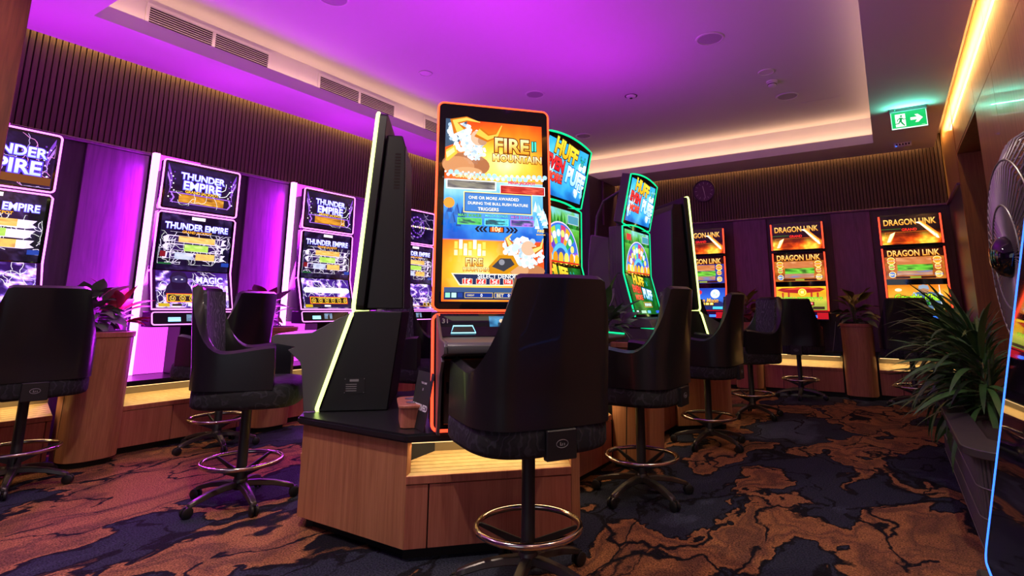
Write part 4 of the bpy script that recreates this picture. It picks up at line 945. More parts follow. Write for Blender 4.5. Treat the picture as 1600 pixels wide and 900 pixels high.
def art_dr_low(kind):
    W, H = .66, .35; a = Art(W, H); h, w_ = 30, 46; yy = np.linspace(0, 1, h)[:, None]+np.zeros((1, w_)); n = noise2(h, w_, 4, 60+kind)
    if kind == 1:
        a.bg(ramp(yy*.9+.3*(n-.5), [(0, h2('f0c020')), (.3, h2('d89a10')), (.5, h2('c8c040')), (1, h2('7a8a30'))]))
        a.poly([(-.32, .30), (-.22, .265), (-.05, .25), (.1, .255), (.25, .27), (.32, .31), (.25, .33), (-.25, .33)], '9a1c14'); a.poly([(-.24, .30), (-.05, .34), (.1, .34), (.28, .30), (.1, .31)], 'd8401c')
        for u in (-.24, -.16, .14, .22): a.rect(u-.012, .17, u+.012, .26, 'b0301a')
        a.disk(.02, .265, .055, 'ffe050', 20); a.disk(.02, .265, .04, 'e8b020', 20); a.rect(.0, .245, .04, .285, 'fff090')
        a.text('HAPPY & PROSPEROUS', .0, .165, .56, '7af03a', '1c3a08', .05, .03, 1.2, 'f0f040')
    elif kind == 2:
        a.bg(ramp(yy*.9+.4*(n-.5), [(0, h2('c86a10')), (.35, h2('e8a030')), (.6, h2('b86a1c')), (1, h2('5a3a20'))])); a.disk(-.21, .28, .04, 'fff0c0', 14, .022)
        a.poly([(-.10, .02), (-.06, .22), (.0, .25), (.16, .25), (.20, .22), (.27, .02)], '4a6a8a'); a.disk(.07, .27, .05, 'a87858', 16, .06); a.poly([(.01, .28), (.02, .335), (.07, .35), (.12, .335), (.13, .28), (.07, .30)], '8a9ab0'); a.poly([(.03, .235), (.07, .19), (.11, .235), (.07, .245)], '2a2420')
        for u in (-.09, .18): a.poly([(u, .16), (u+.05, .25), (u+.09, .20), (u+.05, .14)], '9ac0e0')
        a.rect(.235, .02, .243, .34, 'e8f0f8'); a.disk(-.27, .06, .09, '9aa8b0', 20, .07); a.text('Genghis Khan', .0, .165, .52, 'c8f82a', '1c3a08', .05, .03, 1.25, '6ad81c', .25)
    else:
        a.bg(ramp(yy+.2*(n-.5), [(0, h2('1c3ca8')), (.5, h2('2c6ad8')), (.75, h2('1a3a80')), (1, h2('0c1a50'))])); a.disk(.18, .255, .072, 'dcecff', 24); a.disk(.165, .265, .02, 'b8d0f0', 10); a.disk(.2, .235, .016, 'b8d0f0', 10)
        a.poly([(.0, .1), (.05, .15), (.12, .12), (.2, .16), (.33, .1), (.33, .0), (0, 0)], '14285a'); a.disk(-.11, .25, .036, 'f4dcd0', 18, .05); a.disk(-.11, .29, .05, '2a1420', 16, .03)
        for s_ in (-1, 1): a.disk(-.11+s_*.05, .28, .035, 'e02a2c', 12)
        a.text('Autumn Moon', .0, .15, .46, 'ffd060', '4a1a08', .04, .02, 1.3, 'f0a030', .2)
    a.rect(-.17, .065, .17, .12, '10200c' if kind else '30200a')
    for k in range(5): u = -.13+k*.065; a.rect(u-.026, .075, u+.026, .112, ('e02a20', '20b040', 'f0d040')[0 if kind == 1 else 1 if kind == 2 else 2]); a.text(('1¢', '2¢', '5¢', '10¢', '$1')[k], u, .094, .026, 'ffffff')
    a.rect(-.31, .01, -.2, .04, '30240a'); a.rect(.15, .01, .3, .05, ['48c8e0', '30240a', 'e0e060'][kind]); return a
# --- green-edged curved screens
def art_hf_title(a, s_, cy, wd):
    a.text('HUFF', -.04*s_, cy+.105*s_, .27*s_, 'ffe040', '3a2a08', .05, .05, 1.1, 'f0a81c', rot=-6); a.text("'n'", .16*s_, cy+.085*s_, .06*s_, '2ab0a0', '06302e', .04, .03)
    a.text('EVEN', -.14*s_, cy+.015*s_, .20*s_, 'ff3a3a', '5a0408', .05, .05, 1.1, 'c81420', rot=-4); a.text('MORE', -.13*s_, cy-.065*s_, .18*s_, 'ff5a48', '5a0408', .05, .05, 1.0, 'd02420'); a.text('PUFF', .11*s_, cy-.03*s_, .23*s_, 'f0fcff', '2a7ac0', .06, .05, 1.2, '9ad8f8', rot=-6)
def art_hf_top():
    W, H = .60, .40; a = Art(W, H); h, w_ = 28, 40; yy = np.linspace(0, 1, h)[:, None]+np.zeros((1, w_)); n = noise2(h, w_, 4, 90)
    a.bg(ramp(yy*.8+.5*(n-.5)+.1, [(0, h2('1a9ae0')), (.4, h2('5ac8f4')), (.7, h2('2c9ce0')), (1, h2('0e50a8'))]))
    r = random.Random(4)
    for k in range(60): u = r.choice([-.26, .24])+r.uniform(-.06, .06); a.disk(min(.27, max(-.27, u)), r.uniform(.04, .3), r.uniform(.012, .03), r.choice(['d8f2ff', 'b0e0fa', 'f4fcff', '8accf0']), 9)
    art_hf_title(a, 1.25, .21, 0); return a
def art_hf_main():
    W, H = .60, .40; a = Art(W, H); h, w_ = 28, 40; n = noise2(h, w_, 6, 95); yy = np.linspace(0, 1, h)[:, None]+np.zeros((1, w_))
    a.bg(ramp(yy*.7+.5*(n-.5)+.1, [(0, h2('7ac8e8')), (.25, h2('5ab03a')), (.6, h2('2c7a28')), (1, h2('4aa02c'))]))
    for k in range(12): u = -.28+k*.05; a.poly([(u-.03, .27), (u+.03, .27), (u, .385-.02*(k % 3))], ['1c6a24', '2c8a30', '145a1c'][k % 3])
    cols = ['8a4ac8', '2c6ad0', '2aa048', 'e0a020', 'c83a6a', '3ab0c8', 'a8c83a', '6a3ab0', 'd87020', '2c8ad8']
    for rr, c_ in ((.285, 'd8c8f0'), (.275, '3a6ad0')): a.poly([(rr*math.cos(pi*i/24), .02+rr*math.sin(pi*i/24)) for i in range(25)], c_)
    for k in range(10):
        a0, a1 = pi*k/10+.02, pi*(k+1)/10-.02; a.poly([(.13*math.cos(a0), .02+.13*math.sin(a0)), (.26*math.cos(a0), .02+.26*math.sin(a0)), (.262*math.cos((a0+a1)/2), .02+.262*math.sin((a0+a1)/2)), (.26*math.cos(a1), .02+.26*math.sin(a1)), (.13*math.cos(a1), .02+.13*math.sin(a1))], cols[k])
        am = (a0+a1)/2; a.disk(.2*math.cos(am), .02+.2*math.sin(am), .028, ['f0e0ff', 'ffe070', 'd8f4ff'][k % 3], 10)
    a.poly([(.125*math.cos(pi*i/16), .02+.125*math.sin(pi*i/16)) for i in range(17)], '58b8f0'); a.poly([(.09*math.cos(pi*i/16), .02+.09*math.sin(pi*i/16)) for i in range(17)], '2a50a8')
    for k in range(7): a.disk(-.24+k*.08, .035, .035, ['f0b428', 'ffd85a', 'e09018'][k % 3], 14, .045)
    a.rect(.10, .30, .27, .37, 'b8c8d0'); a.rect(.105, .305, .265, .365, '4a90a8'); a.rect(-.28, .30, -.17, .36, 'c83a3a'); a.rect(-.275, .0, .275, .012, 'c81c1c'); return a
def art_hf_low():
    W, H = .60, .36; a = Art(W, H); n = noise2(26, 40, 6, 97); a.bg(ramp(n, [(0, h2('06280c')), (.5, h2('0f5a1c')), (1, h2('2c9a34'))]))
    art_hf_title(a, .95, .22, 0); a.rect(-.06, .065, .14, .115, 'c8a030'); a.rect(-.055, .07, .135, .11, '0a2a10')
    for k in range(4): a.rect(-.04+k*.042, .076, -.008+k*.042, .104, 'd8f0e0')
    a.rect(-.28, .01, -.24, .035, 'd8e8ff'); a.rect(-.17, .01, -.06, .035, 'a8d8b8'); a.rect(-.02, .01, .05, .035, '5ab0f0'); a.rect(.2, .01, .28, .035, '2c5ad8'); return a
ART = {}
def art(k, fn, *a): 
    if k not in ART: ART[k] = fn(*a)
    return ART[k]
# ------------------------------------------------------------------ gaming machines (local: front is -y, z from the counter top)
ZB = .565
class Plane:
    def __init__(s, O, V): s.O = Vector(O); s.V = Vector((0, V[0], V[1])).normalized(); s.N = Vector((1, 0, 0)).cross(s.V); s.X = Vector((1, 0, 0)); s.Vt = V
    def p(s, u, v, d=0): return s.O+s.X*u+s.V*v+s.N*d
def psolid(q, pl, pts, d0, d1): return q.prism(pts, lambda p: pl.p(p[0], p[1], d0), lambda p: pl.p(p[0], p[1], d1))
def ring(name, parent, pl, pts, r, mt, d=0, closed=True, label=None):
    q = MB().mat(mt); q.tube([pl.p(a, b_, d) for a, b_ in pts], r, 6, closed); o = q.build(name, parent, smooth=60)
    if label: o['label'] = label
    return o
def flat(name, parent, pl, pts, d0, d1, mt, bevel=0.0, label=None):
    q = MB().mat(mt); psolid(q, pl, pts, d0, d1); o = q.build(name, parent, bevel=bevel)
    if label: o['label'] = label
    return o
def rc(u0, v0, u1, v1): return [(u0, v0), (u1, v0), (u1, v1), (u0, v1)]
def ptext(name, parent, pl, st, u, v, width, mt, d, off=.01, rot=0):
    V0, F0 = textgeo(st, off); xs = [p[0] for p in V0]; k = width/(max(xs)-min(xs)); mid = (max(xs)+min(xs))/2; q = MB().mat(mt); c_, s_ = math.cos(R(rot)), math.sin(R(rot))
    q.add([pl.p(u+((a-mid)*c_-b_*s_)*k, v+((a-mid)*s_+b_*c_)*k, d) for a, b_ in V0], F0); return q.build(name, parent, smooth=0)

def tall_cabinet(x, y, a, label, led, picture=None, deck=.5, back=.40, w=.645, plate=False, number=None, z0=ZB, mirror=False, H=1.172, lr=.0085, grp='tall portrait machines'):
    t = thing('gaming_machine', label, 'gaming machine', (x, y, z0), R(a+90), grp)
    up_ = Plane((0, 0, .575), (.076, 1.17)); r = .032
    out = rrect(w, H, r, 5, 0, H/2)
    flat('display_housing', t, up_, out, -.065, 0, M['cab'], .003)
    if picture is not None:
        g = flat('display_glass', t, up_, rrect(w-.012, H-.012, r*.9, 5, 0, H/2), 0, .003, M['gloss'])
        picture.build('screen', t, tuple(up_.p(0, .045, .0032)), (.076, 1.17))
    else:
        flat('display_glass', t, up_, rrect(w-.012, H-.012, r*.9, 5, 0, H/2), 0, .003, M['mirror' if mirror else 'gloss'])
    ring('light_strip', t, up_, out, lr, LED[led], -.006)
    # rear housing
    q = MB().mat(M['cab']); q.side([(.075, .58), (.142, 1.67), (back-.02, 1.67), (back-.0, 1.60), (back+.03, .58)], -w*.44, w*.44); q.build('rear_housing', t, bevel=.006)
    q = MB().mat(M['cab_lit']); q.side([(back+.031, .585), (back+.0005, 1.60), (back+.004, 1.60), (back+.0345, .585)], -w*.43, w*.43); q.build('lit_back_face', t, smooth=0)  # added sheet, paler where light falls on the rear face
    q = MB().mat(M['slotdark'])
    for k in range(12): q.box(-w*.44-.0012, .20, 1.32+k*.02, -w*.44, .235, 1.332+k*.02)
    for k in range(12): q.box(w*.44, .20, 1.32+k*.02, w*.44+.0012, .235, 1.332+k*.02)
    tag(q.build('vent_slot', t, smooth=0), kind='stuff')
    q = MB().mat(M['silver']); q.lathe([(.001, 0), (.018, 0), (.018, .012), (.001, .012)], 14, (0, back-.002, 1.25), (0, 1, 0)); q.build('lock', t)
    # lower body
    lo = Plane((0, -.168, .006), (.166, .555)); LH = .575
    q = MB().mat(M['cab']); q.side([(-.155, .001), (.008, .565), (back+.03, .565), (back-.03, .001)], -w/2+.012, w/2-.012); q.build('lower_body', t, bevel=.006)
    lout = rrect(w, LH-.01, r, 5, 0, LH/2)
    flat('bezel', t, lo, lout, -.02, 0, M['gloss'], .002)
    ring('light_strip', t, lo, lout, lr, LED['red' if led == 'orange' else led], -.004)
    if deck:
        for s in (-1, 1):
            x0 = s*(w/2-.03); q = MB().mat(M['grey'])
            q.side([(-.165, .004), (-.006, .555), (-.075, .525), (-.22, .442), (-deck+.02, .432), (-deck, .418), (-deck+.005, .385), (-deck+.13, .362), (-.345, .345), (-.315, .315), (-.275, .28), (-.262, .235), (-.235, .004)], min(x0, x0+s*.014), max(x0, x0+s*.014)); q.build('side_cheek', t, bevel=.002)
        q = MB().mat(M['grey']); q.side([(-.02, .558), (-.105, .440), (-deck+.02, .435), (-deck, .42), (-deck+.005, .386), (-deck+.13, .365), (-.12, .38)], -w/2+.03, w/2-.03); q.build('deck', t, bevel=.004)
        dk = Plane((0, -.106, .4405), (.085, .118))
        flat('bezel_glass', t, dk, rc(-w/2+.034, .004, w/2-.034, .143), 0, .003, M['gloss'])
        s1 = flat('bill_slot', t, dk, [(-.235, .022), (-.115, .022), (-.128, .058), (-.222, .058)], .003, .012, M['cabdark'], .002)
        ring('slot_light', s1, dk, [(-.238, .02), (-.112, .02), (-.126, .062), (-.224, .062)], .003, LED['cyan'], .010)
        a_ = Art(.11, .065); a_.bg(ramp(noise2(10, 16, 3, 6), [(0, h2('0a2a50')), (1, h2('5ab8e8'))])); a_.disk(.01, .035, .012, 'e0c0a0'); a_.rect(-.01, .0, .03, .024, '203040')
        a_.build('player_screen', t, tuple(dk.p(.02, .06, .0034)), (.085, .118))
        if number: ptext('machine_number', t, dk, number, -.265, .095, .03, M['ink2'], .0036)
        q = MB().mat(M['rubber']); q.lathe([(.001, 0), (.02, 0), (.02, .008), (.001, .008)], 16, (.02, -deck+.09, .416)); q.build('button', t)
        kn = plain('bronze_panel', hexc('6a5040'), .5) if 'bronze' not in M else M['bronze']; M['bronze'] = kn
        flat('knee_panel', t, lo, rc(-w/2+.05, .03, w/2-.05, .33), .02, .05, M['bronze'], .003)
        ptext('panel_lettering', t, lo, 'K', -.235, .19, .05, M['cabdark'], .0505, .03)
    if plate:
        q = MB().mat(M['cabdark']); xs = w/2-.0125; q.box(xs, -.02, .10, xs+.003, .095, .185); pl_ = q.build('data_plate', t)
        q = MB().mat(M['ink2'])
        for k in range(4): q.box(xs+.003, -.01, .112+k*.012, xs+.0038, .05, .116+k*.012)
        q.box(xs+.003, .01, .165, xs+.0038, .06, .178)
        for yy, zz in ((-.016, .104), (.091, .104), (-.016, .18), (.091, .18)): q.box(xs+.003, yy-.002, zz-.002, xs+.0038, yy+.002, zz+.002)
        q.build('plate_print', pl_, smooth=0)
    return t
tall_cabinet(-1.80, 2.43, -42.3, 'tallest portrait machine with glowing orange and blue screen and red light strip', 'orange', art('mountain', art_mountain), deck=.44, back=.22, number='31')
tall_cabinet(-2.905, 2.475, 221, 'black cabinet seen side on at the near left of the island, edged in lime light', 'lime', None, deck=.44, back=.26, plate=True, H=1.235, lr=.012)
tall_cabinet(-1.865, 5.95, 46, 'black cabinet at the far end of the island, lime light down its right edge', 'lime', None, deck=.46, back=.26, lr=.011)
# leaning glossy cabinet at the right edge (front faces -x)
t = thing('gaming_machine', 'polished black machine front at the right edge of the photo, edged in blue light', 'gaming machine', (.13, 1.38, ZB), R(270))
fp_ = Plane((0, 0, .03), (.21, 1.0)); gp = rrect(.64, 1.62, .03, 5, 0, .81)
flat('display_housing', t, fp_, gp, -.06, 0, M['cab'], .003); flat('front_glass', t, fp_, rrect(.63, 1.61, .028, 5, 0, .81), 0, .003, M['mirror'])
ring('light_strip', t, fp_, gp, .008, LED['blue'], -.003)
q = MB().mat(M['cab']); q.side([(.02, .001), (.06, .04), (.38, 1.58), (.58, 1.58), (.58, .001)], -.29, .29); q.build('rear_housing', t, bevel=.006)
t = thing('machine_base', 'dark pedestal under the blue-edged machine at the right edge', 'base', (.46, 1.375, 0))
q = MB().mat(M['plinth']); q.box(-.28, -.30, 0, .24, .30, .06); q.build('plinth', t, smooth=0)
q = MB().mat(M['wood2']); q.box(-.31, -.335, .06, .27, .335, .525); q.build('body', t, bevel=.003)
q = MB().mat(M['black']); q.box(-.35, -.36, .525, .30, .36, .563); q.build('counter', t, bevel=.006)

# curved green-edged machines
def curved_cabinet(x, y, a, label):
    t = thing('gaming_machine', label, 'gaming machine', (x, y, ZB), R(a+90), 'green-edged curved machines')
    w = .68; z = lambda v: v-ZB
    tp = Plane((0, .10, z(1.925)), (-.10, .45)); mn = Plane((0, .10, z(1.465)), (0, 1)); lw = Plane((0, 0, z(1.08)), (.10, .385))
    bul = [(w/2-w*i/12, .455+.035*(1-(1-2*i/12)**2)) for i in range(13)]; bl = [(-w/2+w*i/12, .0-.03*(1-(1-2*i/12)**2)) for i in range(13)]
    flat('top_display', t, tp, bl+bul, -.09, 0, M['cab_lit'], .003); 
    bul2 = [(p[0]*.97, p[1]-.008) for p in bul]; bl2 = [(p[0]*.97, p[1]+.008) for p in bl]; flat('top_glass', t, tp, bl2+bul2, 0, .002, M['gloss'])
    art('hf_top', art_hf_top).build('screen', t, tuple(tp.p(0, .03, .0024)), (-.10, .45)); ring('light_strip', t, tp, bl+bul, .008, LED['green'], .0)
    mb = [(w/2-w*i/12, .43+.035*(1-(1-2*i/12)**2)) for i in range(13)]
    flat('main_display', t, mn, [(-w/2, 0), (w/2, 0)]+mb, -.07, 0, M['cab_lit'], .003); flat('main_glass', t, mn, [(-w/2*.97, 0), (w/2*.97, 0)]+[(p[0]*.97, p[1]-.008) for p in mb], 0, .002, M['gloss'])
    art('hf_main', art_hf_main).build('screen', t, tuple(mn.p(0, .01, .0024)), (0, 1))
    flat('lower_display', t, lw, rc(-w/2, 0, w/2, .40), -.07, 0, M['cab_lit'], .003); flat('lower_glass', t, lw, rc(-w/2*.97, 0, w/2*.97, .398), 0, .002, M['gloss'])
    art('hf_low', art_hf_low).build('screen', t, tuple(lw.p(0, .02, .0024)), (.10, .385))
    q = MB().mat(LED['green']); P = [lw.p(-w/2, .0), lw.p(-w/2, .40)]+[mn.p(*p) for p in mb[::-1]]+[lw.p(w/2, .40), lw.p(w/2, 0)]
    q.tube(P, .008, 6); q.build('light_strip', t, smooth=60)
    for k, (dx, dy) in enumerate(((.0, .075), (-.012, .115), (-.024, .155))):      # stepped side ridges
        q = MB().mat(M['cab_lit']); ww = w/2+dx-.004; q.side([(dy-.045, z(1.06)), (dy+.055, z(1.465)), (dy+.055, z(1.90)), (dy+.095, z(1.90)), (dy+.095, z(1.45)), (dy+.0, z(1.06))], -ww, ww); q.build('side_ridge', t, bevel=.006)
    q = MB().mat(M['cab_lit']); q.side([(.16, .001), (.16, z(1.05)), (.25, z(1.45)), (.25, z(1.80)), (.44, z(1.84)), (.47, z(1.6)), (.485, .001)], -.315, .315); q.build('rear_housing', t, bevel=.01)
    for s in (-1, 1):
        q = MB().mat(M['cab_lit']); q.tube([(s*.24, .42, z(1.82)), (s*.24, .40, z(2.02)), (s*.24, .33, z(2.16)), (s*.24, .16, z(2.24))], .014, 8); q.build('display_arm', t)
    q = MB().mat(M['grey']); q.side([(-.02, z(1.075)), (-.12, z(1.055)), (-.15, z(.985)), (.16, z(.985)), (.16, z(1.075))], -.31, .31); q.build('console', t, bevel=.006)
    q = MB().mat(M['ink2']); q.box(-.008, -.1385, z(1.015), .008, -.136, z(1.04)); q.build('console_emblem', t, smooth=0)
    a_ = Art(.10, .055); a_.bg(ramp(noise2(8, 12, 3, 16), [(0, h2('0a2a90')), (1, h2('7ac8f8'))])); a_.build('player_screen', t, (-.10, -.1395, z(1.0)), (.03, .07))
    q = MB().mat(M['cab_lit']); q.side([(.0, z(.985)), (-.275, z(.968)), (-.28, z(.945)), (-.15, z(.91)), (-.05, z(.80)), (-.04, .001), (.30, .001), (.30, z(.985))], -.30, .30); q.build('deck', t, bevel=.008)
    for s in (-1, 1):
        q = MB().mat(LED['green']); q.tube([(s*.29, -.03, z(.987)), (s*.29, -.265, z(.974))], .006, 6); q.build('deck_light', t)
    q = MB().mat(LED['green']); q.box(-.27, -.25, z(.965), -.17, -.20, z(.983)); q.build('button', t, bevel=.004)
    return t
curved_cabinet(-1.90, 3.49, 0, 'green-edged curved machine partly hidden behind the tall orange screen')
curved_cabinet(-1.90, 4.98, 0, 'green-edged curved machine in the middle of the island, seen whole at an angle')

# slanted double-screen machines along the walls
def wall_cabinet(x, y, a, label, arts, style, grp):
    t = thing('gaming_machine', label, 'gaming machine', (x, y, ZB), R(a+90), grp)
    w = .69; z = lambda v: v-ZB
    tp = Plane((0, 0, z(2.02)), (0, 1)); mn = Plane((0, 0, z(1.475)), (0, 1)); lw = Plane((0, -.10, z(1.135)), (.10, .34)); pn = Plane((0, -.135, z(1.0)), (.03, .11))
    if style == 'dragon': tp = Plane((0, .0, z(2.005)), (.01, 1))
    TH = .45 if style == 'storm' else .41; MH = .52 if style == 'storm' else .50
    flat('top_display', t, tp, rrect(w, TH, .02, 4, 0, TH/2), -.06, 0, M['cab'], .003); flat('top_glass', t, tp, rrect(w-.02, TH-.02, .015, 4, 0, TH/2), 0, .002, M['gloss'])
    arts[0].build('screen', t, tuple(tp.p(0, .022 if style == 'storm' else .012, .0024)), tp.Vt)
    flat('main_display', t, mn, [(-w/2, 0), (w/2, 0)]+rrect(w, MH, .02, 4, 0, MH/2)[6:-6] if False else rc(-w/2, 0, w/2, MH), -.06, 0, M['cab'], .003); flat('main_glass', t, mn, rc(-w/2+.008, 0, w/2-.008, MH-.008), 0, .002, M['gloss'])
    arts[1].build('screen', t, tuple(mn.p(0, .008 if style == 'storm' else .075, .0024)), mn.Vt)
    flat('lower_display', t, lw, rc(-w/2, 0, w/2, .354), -.06, 0, M['cab'], .003); flat('lower_glass', t, lw, rc(-w/2+.008, .008, w/2-.008, .354), 0, .002, M['gloss'])
    arts[2].build('screen', t, tuple(lw.p(0, .014 if style == 'storm' else .002, .0024)), lw.Vt)
    q = MB().mat(M['cab']); q.side([(.05, z(1.0)), (-.02, z(1.12)), (.06, z(1.475)), (.06, z(2.40)), (.24, z(2.40)), (.25, z(1.0))], -.29, .29); q.build('rear_housing', t, bevel=.006)
    q = MB().mat(M['cab']); q.side([(.02, .001), (.02, z(1.0)), (.25, z(1.0)), (.25, .001)], -.04, .20); q.build('pedestal', t, bevel=.006)
    q = MB().mat(M['cab']); q.side([(-.125, z(.985)), (-.128, z(1.0)), (-.10, z(1.115)), (.06, z(1.115)), (.06, z(.985))], -w/2, w/2); q.build('console', t, bevel=.004)
    flat('console_glass', t, pn, rc(-w/2+.006, .008, w/2-.006, .108), .006, .008, M['gloss'])
    a_ = Art(.10, .06); a_.bg(ramp(noise2(8, 12, 3, 26), [(0, h2('1a3050')), (1, h2('b8d0e8'))])); a_.rect(-.01, 0, .02, .03, '281c1c'); a_.disk(.005, .038, .01, '281c1c')
    a_.build('player_screen', t, tuple(pn.p(-.02, .03, .0084)), pn.Vt)
    q = MB().mat(LED['blue' if style == 'dragon' else 'cyan']); b0 = .10 if style == 'dragon' else -.22; psolid(q, pn, rc(b0, .03, b0+.1, .05), .0085, .012); psolid(q, pn, rc(b0, .055, b0+.1, .065), .0085, .012); q.build('bill_slot', t, smooth=0)
    if style == 'storm':
        for pl, pts in ((tp, rrect(w, TH, .025, 5, 0, TH/2)),): ring('light_strip', t, pl, pts, .0075, LED['pink'], .001)
        q = MB().mat(LED['pink']); P = [lw.p(-w/2, 0), lw.p(-w/2, .354), mn.p(-w/2, MH-.02), mn.p(-w/2+.02, MH), mn.p(w/2-.02, MH), mn.p(w/2, MH-.02), lw.p(w/2, .354), lw.p(w/2, 0)]; q.tube(P, .0075, 6, True); q.build('light_strip', t, smooth=60)
        ring('light_strip', t, pn, rrect(w, .108, .02, 4, 0, .058), .005, LED['pink'], .006)
    else:
        for s in (-1, 1):
            q = MB().mat(LED['red']); q.tube([tp.p(s*w/2, .01, -.005), tp.p(s*w/2, TH-.01, -.005)], .012, 6); q.build('light_strip', t)
            q = MB().mat(LED['red']); q.tube([lw.p(s*w/2, .0, -.005), lw.p(s*w/2, .354, -.005), mn.p(s*w/2, MH-.01, -.005)], .012, 6); q.build('light_strip', t)
        q = MB().mat(LED['redpanel']); q.side([(-.098, z(1.118)), (-.102, z(1.134)), (.05, z(1.134)), (.05, z(1.118))], -w/2, w/2); q.build('glow_panel', t, smooth=0)
        q = MB().mat(LED['redpanel'])
        for s in (-1, 1):
            q = MB().mat(LED['redpanel']); a0, a1 = sorted((s*.20, s*.34)); psolid(q, pn, rc(a0, .012, a1, .104), .0082, .0095); q.build('side_glow', t, smooth=0)
    return t
G1 = 'pink-edged machines along the left wall'
for k, (yc, lab) in enumerate(((1.21, 'pink-edged machine cut by the left edge of the photo, purple lightning on its lower screen'), (2.64, 'pink-edged machine at the left with a hooded dark figure on its lower screen'), (4.07, 'pink-edged machine with a white glowing bar on its lower screen'), (5.48, 'pink-edged machine glimpsed between the lime-edged cabinet and the orange screen'))):
    wall_cabinet(-5.40, yc, 0, lab, (art(('tt', k), art_te_top, k), art(('tm', k), art_te_main, k), art(('tl', k), art_te_low, k)), 'storm', G1)
    t = thing('ribbed_glow_panel', ('glowing pink ribbed panel standing behind the leftmost pink-edged machine', 'glowing pink ribbed panel with white light bar behind the hooded-figure machine', 'glowing pink ribbed panel behind the machine with the white bar', 'glowing pink ribbed panel behind the machine glimpsed beside the orange screen')[k], 'light panel', (-5.714, yc, ZB), R(90), 'ribbed panels on the left wall')
    q = MB().mat(M['cabdark']); q.box(-.33, -.03, .001, .10, .0, 2.0); q.build('back_plate', t, smooth=0)
    q = MB().mat(M['pink']); n = 24  # glow of the ribs stands in for the bar's light on them
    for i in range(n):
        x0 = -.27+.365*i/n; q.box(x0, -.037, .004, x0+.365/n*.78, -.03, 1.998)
    q.box(-.27, -.033, .004, .095, -.030, 1.997); tag(q.build('ribbed_face', t, smooth=0), kind='stuff')
    q = MB().mat(LED['pinkhot']); q.box(-.335, -.075, .004, -.285, -.03, 1.999); q.build('light_bar', t, smooth=0)
    area('panel_light', (-5.63, yc-.345, 1.5), (.22, -1, 0), .05, 1.9, (.62, .015, .95), 30, along=(0, 0, 1))
    area('panel_light', (-5.60, yc-.31, 1.5), (1, -.3, -.3), .05, 1.8, (.62, .02, .95), 55, along=(0, 0, 1))
G2 = 'red-edged machines along the back wall'
for k, (xc, lab) in enumerate(((-2.48, 'red-edged machine showing a moonlit blue screen, half hidden by the far lime-edged cabinet'), (-1.08, 'red-edged machine with a red pagoda roof and green lettering on its lower screen'), (.32, 'rightmost red-edged machine, an armoured rider on its lower screen'))):
    wall_cabinet(xc, 8.92, -90, lab, (art('dt', art_dr_top), art(('dm', k), art_dr_main, k), art(('dl', k), art_dr_low, k)), 'dragon', G2)

# ------------------------------------------------------------------ small things on the island
t = thing('cup_holder_box', 'small walnut box with two cup holes on the black counter between two cabinets', 'cup holder', (-2.15, 2.205, .567), R(48))
q = MB().mat(M['wood2']); q.slab(rrect(.125, .27, .03, 5), 0, .095); q.build('body', t, bevel=.002)
q = MB().mat(M['wood2']); q.slab(rrect(.15, .30, .045, 6), .095, .110); q.build('lid', t, bevel=.003)
for s in (-1, 1): q = MB().mat(M['silver']); q.lathe([(.030, .1102), (.036, .1102), (.036, .1125), (.030, .1125)], 22, (0, s*.062, 0)); q.lathe([(.001, .1103), (.030, .1103), (.030, .111), (.001, .111)], 22, (0, s*.062, 0)); q.build('cup_hole', t)
t = thing('reserved_card', 'black card lettered in white leaning against the red-lit machine', 'sign', (-2.03, 2.115, .567), R(336))
cp = Plane((0, .0, 0), (.05, .29))
flat('card', t, cp, rc(-.10, 0, .10, .27), 0, .003, M['card'])
ptext('lettering', t, cp, 'RESERVED', .0, .10, .18, M['ink'], .0035, .03)
ptext('small_lettering', t, cp, 'THIS GAME', .0, .215, .07, M['ink'], .0035); ptext('small_lettering', t, cp, 'IS', .0, .185, .010, M['ink'], .0035)

# exit sign
t = thing('exit_sign', 'green running-man exit sign with white arrow hanging from the soffit', 'exit sign', (.365, 7.13, ZS))
q = MB().mat(M['grey']); q.box(-.175, -.035, -.04, .175, .035, -.001); q.build('housing', t, bevel=.003)
fp = Plane((0, -.008, -.235), (0, 1)); q = MB().mat(M['white']); q.box(-.168, -.008, -.236, .168, .008, -.040); q.build('panel', t, bevel=.001)
a_ = Art(.33, .19); a_.rect(-.165, 0, .165, .19, '12b45a'); a_.rect(-.165, 0, .165, .012, 'e8fff4'); a_.rect(-.165, 0, -.159, .19, 'c8ffe8'); a_.rect(.159, 0, .165, .19, 'e0fff0')
a_.rect(-.125, .025, -.03, .17, 'f4fff8'); g = '0c8a44'
a_.disk(-.068, .146, .011, g, 14); a_.poly([(-.082, .130), (-.058, .128), (-.066, .082), (-.088, .088)], g); a_.poly([(-.082, .130), (-.105, .112), (-.112, .088), (-.104, .086), (-.098, .106), (-.078, .118)], g); a_.poly([(-.062, .128), (-.046, .112), (-.028, .112), (-.028, .104), (-.050, .102), (-.066, .116)], g)
a_.poly([(-.088, .092), (-.070, .090), (-.056, .066), (-.038, .036), (-.048, .030), (-.068, .056)], g); a_.poly([(-.088, .094), (-.074, .086), (-.094, .058), (-.128, .056), (-.128, .066), (-.10, .068)], g)
a_.poly([(.015, .085), (.075, .085), (.055, .055), (.085, .055), (.128, .1), (.085, .145), (.055, .145), (.075, .115), (.015, .115)], 'f4fff8'); a_.rect(.11, .02, .145, .024, 'a0e8c0')
a_.build('sign_face', t, tuple(fp.p(0, .003, .0012)), (0, 1))
q = MB().mat(LED['green']); q.lathe([(.001, 0), (.005, 0), (.005, .004), (.001, .004)], 10, (-.12, -.036, -.02), (0, -1, 0)); q.build('indicator', t)
area('sign_glow', (.365, 7.09, 3.235), (0, -.5, .8), .32, .03, (.15, 1.0, .68), 2.4, along=(0, 1, 0))

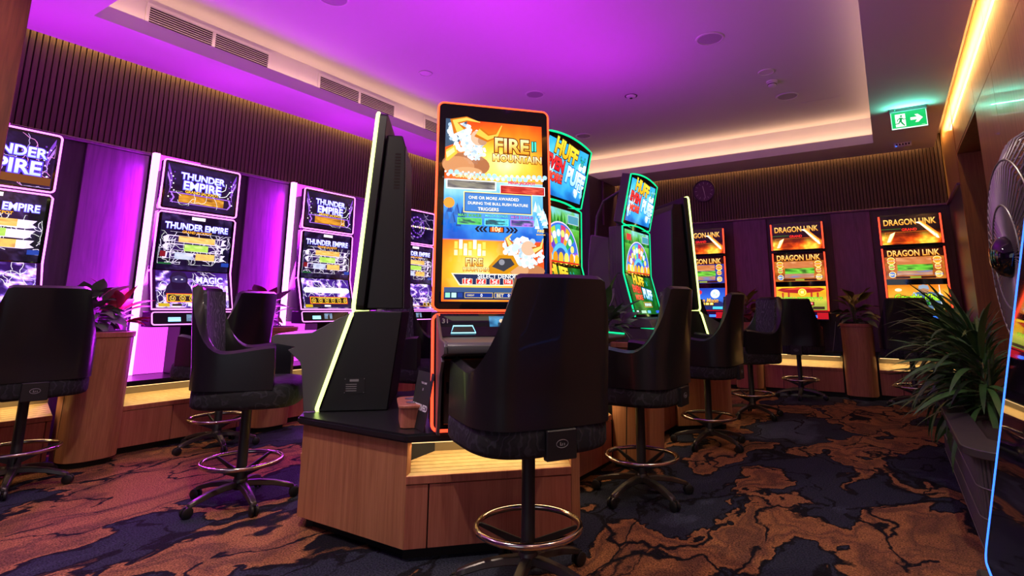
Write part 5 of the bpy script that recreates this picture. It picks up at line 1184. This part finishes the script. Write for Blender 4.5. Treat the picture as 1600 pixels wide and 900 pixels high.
t = thing('power_cord', 'thin pale cord running down to the counter beside the walnut planter on the back wall', 'cord', (-.66, 8.74, .567))
q = MB().mat(M['ink2']); q.tube([(.005, 0, .42), (-.02, .0, .25), (-.05, 0, .08), (-.065, 0, .004)], .004, 6); q.build('cable', t)

# wall fan at the right edge
t = thing('wall_fan', 'large dark wire-caged wall fan at the right edge of the photo', 'fan', (.425, 2.22, 1.31), R(183))
# local axis +x is the blowing direction
q = MB().mat(M['fanm']); Rr = .40
for k in range(64):
    a = 2*pi*k/64; c_, s_ = math.cos(a), math.sin(a); q.tube([(x_, r_*c_, r_*s_) for r_, x_ in ((.06, .10), (.16, .105), (.28, .095), (.36, .06), (.392, .01), (.398, -.03))], .003, 4)
for r_, x_ in ((.16, .108), (.30, .092), (.40, -.02)): q.tube([(x_, r_*math.cos(2*pi*i/48), r_*math.sin(2*pi*i/48)) for i in range(48)], 
        .0026 if r_ < .39 else .006, 6, True)
tag(q.build('front_grille', t, smooth=60), kind='stuff')
q = MB().mat(M['fanm'])
for k in range(48):
    a = 2*pi*k/48; c_, s_ = math.cos(a), math.sin(a); q.tube([(x_, r_*c_, r_*s_) for r_, x_ in ((.08, -.11), (.22, -.11), (.34, -.09), (.392, -.05), (.398, -.03))], .002, 4)
tag(q.build('rear_grille', t, smooth=60), kind='stuff')
q = MB().mat(M['gloss']); q.lathe([(.001, .150), (.03, .146), (.055, .13), (.065, .108), (.065, .09), (.001, .09)], 28, axis=(1, 0, 0)); q.build('hub_cap', t)
for k in range(3):
    q = MB().mat(M['rubber']); n = 8; v = []
    for i in range(n+1):
        r_ = .05+.31*i/n; 
        for j in range(5):
            an = 2*pi*k/3+(j/4-.5)*(1.0-.25*i/n)+.25*i/n; v.append((-.045+.06*(j/4), r_*math.cos(an), r_*math.sin(an)))
    m_ = len(v); v += [(p[0]-.004, p[1], p[2]) for p in v]
    F = [(i*5+j, (i+1)*5+j, (i+1)*5+j+1, i*5+j+1) for i in range(n) for j in range(4)]; F += [tuple(m_+q_ for q_ in f_[::-1]) for f_ in F]
    q.add(v, F); q.build('blade', t, smooth=60)
q = MB().mat(M['cabdark']); q.lathe([(.001, -.20), (.05, -.20), (.07, -.18), (.075, -.10), (.001, -.10)], 24, axis=(1, 0, 0)); q.build('motor', t)
q = MB().mat(M['cabdark']); q.tube([(-.18, 0, 0), (-.26, 0, -.02), (-.366, .02, -.02)], .022, 10); q.box(-.372, -.06, -.10, -.356, .10, .08); q.build('wall_bracket', t)
